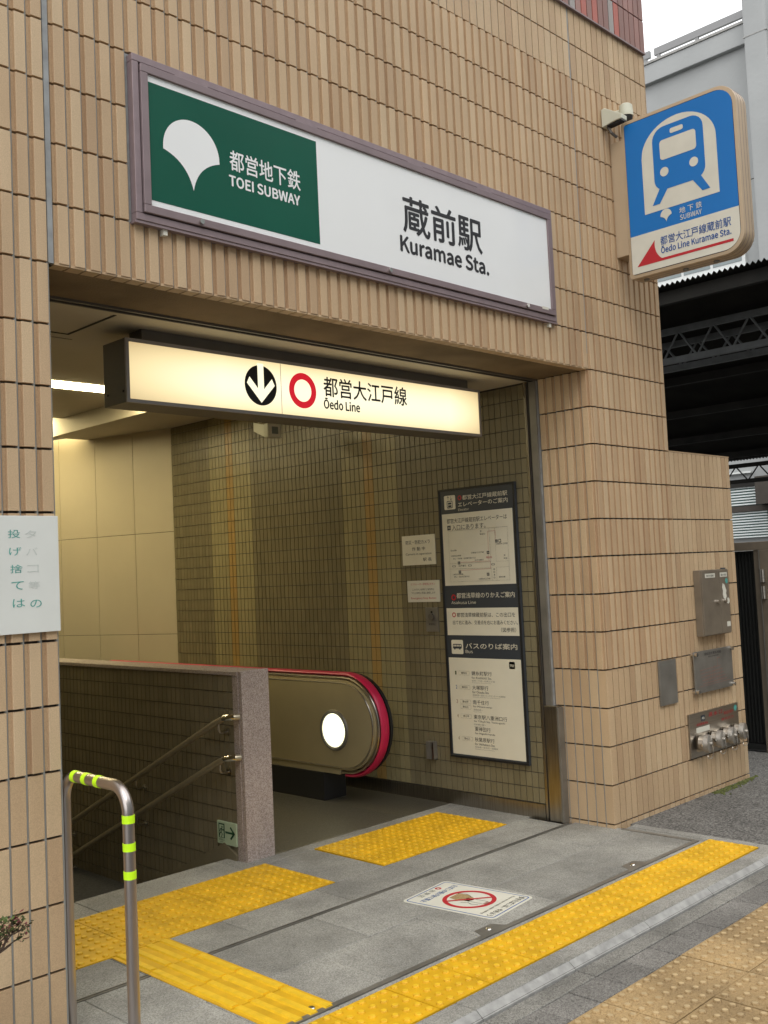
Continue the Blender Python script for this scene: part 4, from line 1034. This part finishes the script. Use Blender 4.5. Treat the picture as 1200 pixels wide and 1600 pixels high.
sb = thing('stop_button_box', (3.58, 1.41, 1.29), 'small dull metal stop button plate under the emergency notice', 'button')
bx('plate', M['steel_d'], sb, 3.585, 3.5965, 1.350, 1.468, 1.205, 1.378, bevel=0.002)
MB().tube([(3.585, 1.408, 1.31), (3.570, 1.408, 1.31)], 0.024, 20).build('button', M['signgrey'], sb, smooth=True)
MB().tube([(3.5855, 1.408, 1.345), (3.582, 1.408, 1.345)], 0.008, 12).build('lamp', M['dark'], sb)
NB = Board((3.585, 0, 0), (0, -1, 0), (0, 0, 1), (-1, 0, 0), sb); NB.text('lettering', 'blackp', '非常停止', -1.440, -1.375, 1.250, 1.266, 0.01); NB.flush()
ob = thing('wall_outlet', (3.57, 1.46, 0.36), 'small steel outlet box low on the side wall', 'outlet box')
bx('box', M['steel_d'], ob, 3.555, 3.5965, 1.425, 1.500, 0.298, 0.424, bevel=0.004)
bx('cover', M['steel_h'], ob, 3.551, 3.5555, 1.425, 1.440, 0.300, 0.422)

# ================================================================== PROJECTING SUBWAY SIGN
ps = thing('projecting_sign', (4.12, -0.45, 4.0), 'blue and white projecting subway sign with train emblem in a rounded beige case', 'sign')
ZT_, ZB_ = 4.555, 3.495
outl = lambda ins: rrect(0.880*1.0-0.0-ins if False else 0.088+ins, ZB_+ins, 0.885-ins, ZT_+0-ins, 0.10, 8, (0.13-ins*0.5, 0.13-ins*0.5, 0.02, 0.02))
def to_yz(l): return [(-a_, b_) for a_, b_ in l]
SLX = 0.065                                             # rise of the case towards the wall is only perspective
MB().prism(to_yz(outl(0.0)), 0, 4.045, 4.185).build('case', M['beigebox'], ps, bevel=0.004, smooth=True)
for xx in (4.075, 4.115, 4.155):
    o_ = to_yz(rrect(0.087, ZB_-0.001, 0.886, ZT_+0.001, 0.1, 8, (0.13, 0.13, 0.02, 0.02)))
    MB().prism(o_, 0, xx-0.0012, xx+0.0012).build('seam', M['mauve_d'], ps)
f_ = to_yz(outl(0.022)); MB().prism(f_, 0, 4.0435, 4.0455).build('gasket', M['dark'], ps)
SBd = Board((4.0435, 0, 0), (0, -1, 0), (0, 0, 1), (-1, 0, 0), ps, 0.0012)
SBd.shape('blue_panel', 'blue', rrect(0.112, 3.772, 0.861, ZT_-0.026, 0.1, 8, (0, 0.108, 0.01, 0)), 1)
SBd.shape('white_panel', 'offwhite', rrect(0.112, ZB_+0.026, 0.861, 3.772, 0.1, 8, (0.108, 0, 0, 0.01)), 1)
# tunnel and train emblem
cxm = 0.487
tun = [(0.233, 3.900), (0.747, 3.880), (0.747, 4.270)] + [(0.487+0.26*math.cos(R(t)), 4.27+0.205*math.sin(R(t))) for t in range(6, 175, 8)] + [(0.227, 4.280)]
tun = [(0.228, 3.893), (0.746, 3.893), (0.746, 4.26)] + [(0.487+0.259*math.cos(R(t)), 4.26+0.215*math.sin(R(t))) for t in range(8, 176, 8)] + [(0.228, 4.26)]
SBd.shape('tunnel_emblem', 'offwhite', tun, 2)
tr = rrect(0.311, 4.018, 0.665, 4.430, 0.06, 6, (0.075, 0.085, 0.085, 0.075))
SBd.shape('train_emblem', 'blue', tr, 3)
SBd.shape('train_emblem', 'offwhite', rrect(0.440, 4.366, 0.532, 4.398, 0.012), 4)
SBd.shape('train_emblem', 'offwhite', rrect(0.362, 4.212, 0.614, 4.342, 0.022), 4)
SBd.shape('train_emblem', 'offwhite', circ(0.385, 4.133, 0.030), 4); SBd.shape('train_emblem', 'offwhite', circ(0.590, 4.133, 0.030), 4)
SBd.shape('train_emblem', 'blue', [(0.360, 4.060), (0.405, 4.040), (0.397, 4.015), (0.340, 3.935), (0.288, 3.935)], 3.3)
SBd.shape('train_emblem', 'blue', [(0.616, 4.060), (0.571, 4.040), (0.578, 4.015), (0.635, 3.935), (0.688, 3.935)], 3.3)
gk = [((a_-0.627)*0.275+0.377, (b_-3.44)*0.275+3.848) for a_, b_ in GINK]
SBd.shape('ginkgo_emblem', 'offwhite', gk, 3)
SBd.text('white_lettering', 'offwhite', '地 下 鉄', 0.470, 0.624, 3.832, 3.872, 0.015, 2)
SBd.text('white_lettering', 'offwhite', 'SUBWAY', 0.472, 0.620, 3.790, 3.822, 0.012, 2)
SBd.text('lettering', 'textblue', '都営大江戸線蔵前駅', 0.325, 0.805, 3.664, 3.722, 0.025, 2)
SBd.text('lettering', 'textblue', 'Ōedo Line Kuramae Sta.', 0.326, 0.802, 3.612, 3.658, 0.025, 2)
arw = [(0.150, 3.565), (0.286, 3.712)] + arc_between((0.286, 3.712), (0.330, 3.580), -0.040) + [(0.330, 3.582), (0.814, 3.582), (0.814, 3.565)]
SBd.shape('arrow', 'redp', arw, 2)
SBd.flush()
mtb = bx('mounting_box', M['beigebox'], ps, 4.048, 4.182, -0.0885, 0.003, 3.665, 4.445, bevel=0.004)
for yy in (0.17, 0.45, 0.66):
    MB().tube([(4.115, -yy, ZB_), (4.115, -yy, ZB_-0.010)], 0.018, 12).build('drain_cap', M['steel_d'], ps)
# two wall fittings above the sign
l1 = thing('wall_floodlight', (3.99, -0.05, 4.57), 'small cream hooded floodlight on the tiles left of the dome camera', 'floodlight')
MB().prism([(-0.005, 4.65), (-0.03, 4.655), (-0.155, 4.575), (-0.155, 4.545), (-0.11, 4.545), (-0.005, 4.53)], 0, 3.945, 4.015).build('hood', M['lampw'], l1, bevel=0.004)
MB().prism([(-0.03, 4.545), (-0.14, 4.545), (-0.135, 4.532), (-0.04, 4.528)], 0, 3.955, 4.005).build('lens', M['dark'], l1)
MB().tube([(3.98, -0.03, 4.535), (3.985, -0.05, 4.49), (4.03, -0.06, 4.47)], 0.010, 8).build('cable_elbow', M['signgrey'], l1)
l2 = thing('dome_camera', (4.10, -0.08, 4.63), 'cream dome camera on the tiles just above the projecting sign', 'camera')
n = 16; mb = MB()
mb.tube([(4.12, -0.09, 4.71), (4.12, -0.09, 4.70), (4.12, -0.09, 4.655), (4.12, -0.09, 4.625)], 0.05, 18, radii=[0.03, 0.043, 0.047, 0.048]); mb.build('housing', M['lampw'], l2, smooth=True)
MB().tube([(4.12, -0.09, 4.624), (4.12, -0.09, 4.60), (4.12, -0.09, 4.58), (4.12, -0.09, 4.57)], 0.04, 18, radii=[0.043, 0.040, 0.028, 0.010]).build('dome', M['black'], l2, smooth=True)
MB().tube([(4.12, -0.06, 4.67), (4.12, 0.003, 4.67)], 0.02, 12).build('arm', M['lampw'], l2)

# ================================================================== NOTICE ON THE LEFT WALL
nl = thing('litter_notice', (-0.3, -0.01, 1.7), 'white notice with faded green upright characters on the left wall', 'notice')
bx('plate', M['paper'], nl, -0.62, -0.020, -0.012, -0.001, 1.482, 1.907, bevel=0.001)
NB = Board((0, -0.012, 0), (1, 0, 0), (0, 0, 1), (0, -1, 0), nl)
zs = (1.826, 1.763, 1.700, 1.640, 1.577)
for i, s_ in enumerate('投げ捨ては'): NB.text('lettering', 'teal', s_, -0.214+0.003*i, -0.168+0.003*i, zs[i], zs[i]+0.030, 0.01)
for i, s_ in enumerate('タバコ等'): NB.text('lettering_faded', 'faint', s_, -0.150+0.003*i, -0.106+0.003*i, zs[i], zs[i]+0.028, -0.004)
NB.text('lettering', 'teal', 'の', -0.136, -0.092, zs[4]-0.004, zs[4]+0.024, 0.01)
for i, s_ in enumerate('禁止です。'): NB.text('lettering', 'teal', s_, -0.352+0.004*i, -0.310+0.004*i, zs[i], zs[i]+0.030, 0.01)
NB.flush()

# ================================================================== GUARD RAIL
grd = thing('guard_rail', (0.0, -0.2, 0), 'bent stainless guard rail with fluorescent yellow bands beside the left wall', 'guard rail')
GX = 0.003
yA, yB, zt, rr = 0.033, -0.405, 0.950, 0.088
pth = [(GX, yA, -0.03), (GX, yA, 0.5)] + [(GX, yA-rr+rr*math.cos(R(t)), zt-rr+rr*math.sin(R(t))) for t in range(0, 91, 10)] + \
      [(GX, yB+rr-rr*math.sin(R(t)), zt-rr+rr*math.cos(R(t))) for t in range(0, 91, 10)] + [(GX, yB, 0.5), (GX, yB, -0.03)]
PR = 0.0205
MB().tube(pth, PR, 24).build('tube', M['pipe'], grd, smooth=True)
for y_ in (-0.040, -0.120, -0.205): MB().tube([(GX, y_, zt), (GX, y_-0.026, zt)], PR+0.0012, 24).build('reflective_band', M['fluor'], grd, smooth=True)
for z_ in (0.832, 0.739, 0.646): MB().tube([(GX, yB, z_), (GX, yB, z_+0.027)], PR+0.0012, 24).build('reflective_band', M['fluor'], grd, smooth=True)
for y_ in (yA, yB): MB().tube([(GX, y_, -0.012), (GX, y_, 0.004)], 0.04, 20).build('base_ring', M['steel_d'], grd)

# ================================================================== PLATES ON THE WING WALL
cb = thing('meter_cabinet', (5.01, -0.03, 1.3), 'brown steel meter cabinet with stickers and two knobs, topmost on the wing wall', 'cabinet')
bx('case', M['gate'], cb, 4.806, 5.222, -0.050, 0.003, 1.090, 1.556, bevel=0.003)
bx('door', M['gate'], cb, 4.812, 5.074, -0.058, -0.0505, 1.096, 1.550, bevel=0.002)
bx('door', M['gate'], cb, 5.078, 5.216, -0.058, -0.0505, 1.096, 1.550, bevel=0.002)
for xx, zz in ((5.02, 1.325), (5.135, 1.327)): MB().tube([(xx, -0.058, zz), (xx, -0.075, zz)], 0.014, 14).build('knob', M['chrome'], cb, smooth=True)
CB = Board((0, -0.058, 0), (1, 0, 0), (0, 0, 1), (0, -1, 0), cb)
CB.rect('sticker', 'offwhite', 4.860, 5.010, 1.500, 1.530); CB.rect('sticker', 'offwhite', 5.085, 5.195, 1.500, 1.532)
CB.text('lettering', 'blackp', '電灯分電盤', 4.88, 4.99, 1.507, 1.522, 0.0, 2); CB.text('lettering', 'blackp', '動力盤', 5.10, 5.18, 1.507, 1.523, 0.0, 2)
CB.shape('sticker', 'teal', circ(5.182, 1.470, 0.020), 1)
CB.shape('sticker', 'offwhite', [(5.120, 1.455), (5.150, 1.440), (5.172, 1.400), (5.165, 1.380), (5.172, 1.355), (5.150, 1.335), (5.120, 1.350), (5.112, 1.372), (5.118, 1.400), (5.108, 1.425)], 1)
CB.shape('sticker', 'offwhite', circ(5.190, 1.325, 0.022), 1); CB.rect('sticker', 'offwhite', 5.150, 5.205, 1.140, 1.175)
CB.flush()
bk = thing('number_tag', (5.26, -0.01, 1.52), 'small dark blue tag beside the top right of the meter cabinet', 'tag')
bx('plate', M['navy'], bk, 5.226, 5.285, -0.006, 0.003, 1.455, 1.565)
tb = Board((0, -0.006, 0), (1, 0, 0), (0, 0, 1), (0, -1, 0), bk)
for i, s_ in enumerate(('蔵', '前', '1')): tb.text('lettering', 'poster', s_, 5.240, 5.270, 1.533-i*0.034, 1.556-i*0.034, 0.0)
tb.flush()
pl = thing('diagram_plate', (4.97, -0.01, 0.85), 'square steel plate with a red line diagram held by four studs', 'plate')
bx('plate', M['steel_d'], pl, 4.690, 5.262, -0.024, -0.016, 0.700, 0.990, bevel=0.001)
for xx, zz in ((4.705, 0.972), (5.245, 0.975), (4.705, 0.716), (5.245, 0.716)): MB().tube([(xx, 0.003, zz), (xx, -0.045, zz)], 0.014, 12).build('stud', M['chrome'], pl, smooth=True)
D = Board((0, -0.024, 0), (1, 0, 0), (0, 0, 1), (0, -1, 0), pl)
D.text('lettering', 'blackp', '連結送水管系統図', 4.84, 5.09, 0.955, 0.975, 0.01); D.text('lettering', 'blackp', '都営大江戸線 蔵前駅', 4.90, 5.05, 0.938, 0.948, 0.0)
for k in range(5): D.line('diagram', 'pinkp', [(4.80-0.01*k, 0.76+k*0.024), (5.16-0.02*k, 0.77+k*0.024)], 0.0025)
for k in range(8): D.line('diagram', 'pinkp', [(4.84+0.035*k, 0.765), (4.84+0.035*k, 0.80+0.018*(k % 5))], 0.0022)
D.line('diagram', 'pinkp', [(5.03, 0.86), (5.03, 0.925), (5.07, 0.925)], 0.003); D.line('diagram', 'pinkp', [(4.74, 0.745), (5.2, 0.752)], 0.002)
D.line('diagram', 'greyp', [(4.73, 0.85), (4.76, 0.87), (4.77, 0.90), (4.79, 0.86), (4.86, 0.865)], 0.003); D.line('diagram', 'greyp', [(4.95, 0.86), (4.96, 0.90)], 0.003)
D.flush()
pl2 = thing('small_plate', (4.35, -0.005, 0.82), 'plain narrow grey steel plate low on the pier left of the diagram plate', 'plate')
bx('plate', M['steel_d'], pl2, 4.240, 4.464, -0.010, 0.001, 0.673, 0.968, bevel=0.001)
D = Board((0, -0.010, 0), (1, 0, 0), (0, 0, 1), (0, -1, 0), pl2)
D.text('lettering', 'greyp', '連結送水管', 4.28, 4.43, 0.935, 0.950, 0.0); D.text('lettering', 'greyp', '送水圧力', 4.265, 4.30, 0.882, 0.892); D.text('lettering', 'greyp', '一・〇MPa', 4.36, 4.41, 0.870, 0.880)
D.text('lettering', 'greyp', '東京都交通局', 4.34, 4.42, 0.700, 0.712); D.flush()
fp_ = thing('fire_hose_inlets', (4.96, -0.05, 0.4), 'steel panel with four capped hose inlets and red lettering, lowest on the wing wall', 'hose inlet panel')
bx('panel', M['steel_h'], fp_, 4.596, 5.330, -0.010, 0.003, 0.270, 0.570, bevel=0.001)
D = Board((0, -0.010, 0), (1, 0, 0), (0, 0, 1), (0, -1, 0), fp_)
D.text('lettering', 'redp', '送 水 口', 4.875, 5.075, 0.522, 0.552, 0.02); D.text('lettering', 'redp', '連結送水管用', 5.10, 5.24, 0.508, 0.530, 0.01)
D.text('lettering', 'redp', '消防隊専用栓', 4.69, 4.86, 0.478, 0.496, 0.01); D.text('lettering', 'redp', '放水圧力', 5.06, 5.25, 0.470, 0.488, 0.01)
D.rect('label', 'offwhite', 4.685, 4.880, 0.432, 0.468); D.shape('label', 'teal', circ(5.285, 0.535, 0.022, n=20)); D.rect('label', 'navy', 4.76, 4.82, 0.505, 0.545)
D.text('lettering', 'poster', 'A6', 4.77, 4.81, 0.515, 0.535, 0.0, 2)
D.flush()
for i, (xx, zz) in enumerate(((4.705, 0.362), (4.895, 0.365), (5.075, 0.365), (5.245, 0.370))):
    fl_ = MB().tube([(xx, -0.010, zz), (xx-0.006, -0.022, zz)], 0.058, 22).build('inlet', M['steel_h'], fp_, smooth=True)
    dx_, dy_ = -0.0, -1.0
    A_ = lambda t: (xx+0.02*t/0.1, -0.022-t, zz+0.004)
    MB().tube([A_(0), A_(0.030)], 0.050, 22).build('neck', M['steel_h'], fl_, smooth=True)
    MB().tube([A_(0.031), A_(0.035), A_(0.066), A_(0.071)], 0.05, 22, radii=[0.054, 0.060, 0.060, 0.052]).build('cap', M['capsteel'], fl_, smooth=True)
    MB().tube([A_(0.072), A_(0.085)], 0.013, 10).build('cap_knob', M['capsteel'], fl_, smooth=True)
    for s_ in (-1, 1): MB().tube([(xx+s_*0.055, -0.072, zz), (xx+s_*0.070, -0.072, zz)], 0.008, 8).build('lug', M['chrome'], fl_, smooth=True)
    ch_ = [(xx+0.035+0.020*math.sin(t*0.7), -0.095+0.004*t, zz-0.045-0.05*math.sin(math.pi*t/9)-0.002*t) for t in range(10)]
    MB().tube(ch_, 0.0028, 6).build('chain', M['steel_h'], fl_)
    MB().tube([(xx+0.03, -0.098, zz+0.01), (xx+0.034, -0.098, zz-0.05)], 0.004, 6).build('chain_link', M['chrome'], fl_)

# ================================================================== GATE BESIDE THE WING WALL
gt = thing('steel_gate', (6.5, 0.3, 0), 'black ribbed gate leaf in a brown steel frame at the right edge', 'gate')
bx('leaf_core', M['blackrib'], gt, 6.50, 6.54, 0.315, 1.10, 0.06, 1.685)
for k in range(26): MB().box(6.486, 6.50, 0.325+k*0.030, 0.340+k*0.030, 0.065, 1.68).build('rib', M['blackrib'], gt)
bx('top_rail', M['gate'], gt, 6.44, 6.56, -0.9, 1.10, 1.690, 1.760, bevel=0.004)
bx('post', M['gate'], gt, 6.455, 6.55, 0.262, 0.312, 0.0, 1.6895, bevel=0.003)
bx('frame_panel', M['gate'], gt, 6.430, 6.53, -0.9, 0.250, 0.09, 1.6895, bevel=0.004)
bx('edge_strip', M['steel_d'], gt, 6.425, 6.445, 0.250, 0.258, 0.09, 1.6895)
for z_ in (1.42, 1.36 - 0.08, 0.42): MB().tube([(6.418, 0.225, z_), (6.418, 0.225, z_+0.105)], 0.020, 12).build('hinge', M['steel_h'], gt, smooth=True)
bx('bottom_rail', M['blackrib'], gt, 6.46, 6.54, 0.30, 1.10, 0.010, 0.058)
bx('wheel_block', M['dark'], gt, 6.45, 6.55, -0.6, -0.50, -0.006, 0.09)
bx('wheel_block', M['dark'], gt, 6.45, 6.55, 0.05, 0.22, -0.006, 0.09)

# ================================================================== SHED BEHIND
sd_ = thing('open_shed', (9.0, 3.0, 0), 'dark open sided shed with corrugated roof and lattice trusses', 'shed')
XA, XB = 9.0, 17.4
def zroof(x): return 4.86 + (3.56-4.86)*(x-XA)/(XB-XA)
mb = MB(); vs_ = []; NYR = 220; y0_ = -7.0; py = 0.0325
for i in range(NYR*2+1):
    y = y0_+i*py; dz = 0.020*(1 if i % 2 else -1)
    vs_ += [(XA-0.1, y, zroof(XA)+dz), (XB, y, zroof(XB)+dz), (XA-0.1, y, zroof(XA)+dz-0.004), (XB, y, zroof(XB)+dz-0.004)]
fs_ = []
for i in range(NYR*2):
    a_ = 4*i; fs_ += [(a_, a_+4, a_+5, a_+1), (a_+2, a_+3, a_+7, a_+6), (a_, a_+2, a_+6, a_+4), (a_+1, a_+5, a_+7, a_+3)]
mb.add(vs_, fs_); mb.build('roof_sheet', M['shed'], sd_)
def truss(x, zb_, zt_, pitch=0.47, y0=-6.9, y1=7.2, r=0.016, mt=M['truss']):
    mb = MB(); mb.box(x-0.03, x+0.03, y0, y1, zb_-0.05, zb_+0.03); mb.box(x-0.03, x+0.03, y0, y1, zt_-0.03, zt_+0.05)
    n_ = int((y1-y0)/pitch)
    for i in range(n_):
        ya = y0+i*pitch; ym = ya+pitch/2; yb_ = ya+pitch
        mb.tube([(x, ya, zb_), (x, ym, zt_)], r, 6); mb.tube([(x, ym, zt_), (x, yb_, zb_)], r, 6)
    mb.build('truss', mt, sd_)
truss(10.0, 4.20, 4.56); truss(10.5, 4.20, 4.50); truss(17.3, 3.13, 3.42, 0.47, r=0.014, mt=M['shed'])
for x in (12.0, 13.6, 15.2, 16.6):
    bx('purlin', M['shed'], sd_, x-0.04, x+0.04, -6.9, 7.2, zroof(x)-0.16, zroof(x)-0.04)
bx('eave_beam', M['shed'], sd_, XA, XA+0.08, -6.9, 7.2, zroof(XA)-0.20, zroof(XA)-0.05)
for x in (10.0, 17.3):
    for y in (-6.8, 7.1): bx('column', M['truss'], sd_, x-0.08, x+0.08, y-0.08, y+0.08, -0.36, zroof(x)-0.05)

# ================================================================== GREY BUILDING BEHIND
gb = thing('grey_building', (20, 6, -0.3), 'pale grey rendered building behind the shed with roof parapet and railing', 'building')
bx('wall', M['stucco'], gb, 20.0, 30.0, -12.0, 30.0, -0.36, 13.10)
bx('parapet', M['stucco'], gb, 19.86, 20.2, 5.80, 30.0, 13.10, 13.56, bevel=0.02)
bx('parapet_cap', M['kerbw'], gb, 19.83, 20.24, 5.81, 30.0, 13.561, 13.62)
bx('parapet', M['stucco'], gb, 19.86, 20.2, -12.0, 5.28, 13.10, 13.56, bevel=0.02)
bx('pilaster', M['stucco'], gb, 19.60, 20.3, 5.285, 5.800, -0.36, 14.24, bevel=0.05)
bx('pilaster_joint', M['kerbw'], gb, 19.592, 20.3, 5.278, 5.806, 13.08, 13.10)
bx('wall_joint', M['mortar'], gb, 19.996, 20.01, -12, 30, 10.05, 10.07)
MB().box(20.02, 20.10, 5.82, 8.20, 13.80, 13.97).box(20.02, 20.10, 8.32, 20.0, 13.80, 13.97).box(20.02, 20.1, -12, 5.26, 13.8, 13.97).build('roof_railing', M['railgrey'], gb)
for y in (5.95, 7.1, 8.1, 8.45, 9.6, 4.95): bx('railing_post', M['railgrey'], gb, 20.03, 20.09, y-0.04, y+0.04, 13.62, 13.80)
bx('rooftop_block', mat('pale_teal', (0.45, 0.56, 0.54), 0.7, var=0.03), gb, 21.5, 26, 2.0, 5.30, 13.1, 16.4)
wn_ = bx('window', M['winwhite'], gb, 19.93, 20.01, 6.25, 8.50, 8.12, 9.70)
for a0, a1 in ((6.33, 7.02), (7.09, 7.75), (7.82, 8.42)): bx('pane', M['glass'], wn_, 19.92, 19.931, a0, a1, 8.27, 9.6)
bx('sill', M['winwhite'], wn_, 19.88, 20.0, 6.2, 8.55, 8.05, 8.115)
lv = bx('louvre_window', M['dgreen'], gb, 19.95, 20.0, 6.00, 8.6, 2.05, 3.16)
for k in range(7): bx('slat', M['blind'], lv, 19.90, 19.95, 6.26, 8.5, 2.79+k*0.062, 2.82+k*0.062)
for k in range(10): bx('slat', M['blind'], lv, 19.90, 19.95, 6.14, 8.5, 2.06+k*0.060, 2.09+k*0.060)
bx('mullion', M['mortar'], lv, 19.86, 19.95, 5.4, 8.6, 2.64, 2.765)
bx('lintel', M['shed'], lv, 19.86, 19.95, 5.4, 8.6, 3.19, 3.30)
bx('duct_box', M['mortar'], gb, 19.6, 19.99, 5.2, 6.24, 2.77, 3.38)
bx('tube_lamp', M['winwhite'], gb, 19.9, 19.98, 6.45, 7.2, 3.50, 3.54)
bx('base_wall', M['concrete'], gb, 19.80, 19.99, -12, 9, -0.36, 1.95)

# ================================================================== STREET SIDE BEHIND THE CAMERA (seen in the sign's reflection)
op = thing('street_building', (2, -17, -0.36), 'plain grey office block across the street, mirrored in the sign glass', 'building')
bx('wall', M['stucco'], op, -16, 26, -26, -17, -0.36, 15.0)
for i in range(12):
    for j in range(5): bx('window', M['glass'], op, -15+i*3.4, -12.6+i*3.4, -17.05, -16.995, 0.8+j*2.9, 2.4+j*2.9)

# ================================================================== SHRUB AND STONE
shb = thing('shrub', (-0.50, -0.34, 0), 'twiggy shrub with small green and reddish leaves at the left edge', 'shrub')
mb = MB(); lf = MB(); tips = []
def branch(p, d, L, r, depth):
    n_ = 4; pts_ = [Vector(p)]; d = Vector(d).normalized()
    for i in range(n_):
        d = (d + Vector((random.uniform(-.35, .35), random.uniform(-.3, .3), random.uniform(-.15, .35)))).normalized()
        pts_.append(pts_[-1]+d*L/n_)
    mb.tube(pts_, r, 5, radii=[r*(1-0.5*i/n_) for i in range(n_+1)])
    if depth == 0:
        for q_ in pts_[2:]:
            for _ in range(7): tips.append((q_ + Vector([random.gauss(0, 0.007) for _ in range(3)]), d))
        return
    for i in range(2 + (depth > 1)):
        q_ = pts_[random.randint(2, n_)]
        branch(q_, d + Vector((random.uniform(-.7, .9), random.uniform(-.7, .7), random.uniform(-.4, .6))), L*0.62, r*0.6, depth-1)
mb.tube([(-0.52, -0.34, -0.02), (-0.51, -0.35, 0.25), (-0.50, -0.34, 0.50)], 0.010, 7)
for d_ in ((1.1, 0.0, 0.35), (1.2, -0.1, 0.05), (0.3, 0.2, 1), (-0.7, 0.1, 0.8), (0.9, 0.3, 0.75), (-1, -0.2, 0.3)):
    branch((-0.50, -0.34, 0.49), d_, 0.115, 0.0045, 2)
mb.build('stem', M['bark'], shb)
for q_, d_ in tips:
    a_ = random.uniform(0, 6.28); t_ = Vector((math.cos(a_), math.sin(a_), random.uniform(-.2, .8))).normalized()
    s_ = t_.cross(Vector((0.3, 0.2, 1))).normalized(); L_ = random.uniform(0.010, 0.024); W_ = L_*0.30
    lf.add([q_, q_+t_*L_*.5+s_*W_, q_+t_*L_, q_+t_*L_*.5-s_*W_], [(0, 1, 2, 3)], 1 if random.random() < 0.28 else 0)
lf.build('foliage', [M['leaf'], M['leafr']], shb)
rk = MB(); n = 9
ringp = []
for j, (zr, sc) in enumerate(((-0.02, 1.0), (0.03, 1.02), (0.065, 0.85), (0.082, 0.5))):
    for k in range(n):
        a_ = 2*math.pi*k/n; rj = sc*random.uniform(0.9, 1.1)
        ringp.append((-0.115+0.075*rj*math.cos(a_), -0.05+0.04*rj*math.sin(a_), zr))
fsr = [(j*n+k, j*n+(k+1) % n, (j+1)*n+(k+1) % n, (j+1)*n+k) for j in range(3) for k in range(n)] + [tuple(range(3*n, 4*n)), tuple(range(n-1, -1, -1))]
tag(rk.add(ringp, fsr).build('stone', M['concrete'], None, bevel=0.004), 'rough grey concrete lump at the foot of the left wall', 'stone')
print('objects', len(bpy.data.objects))
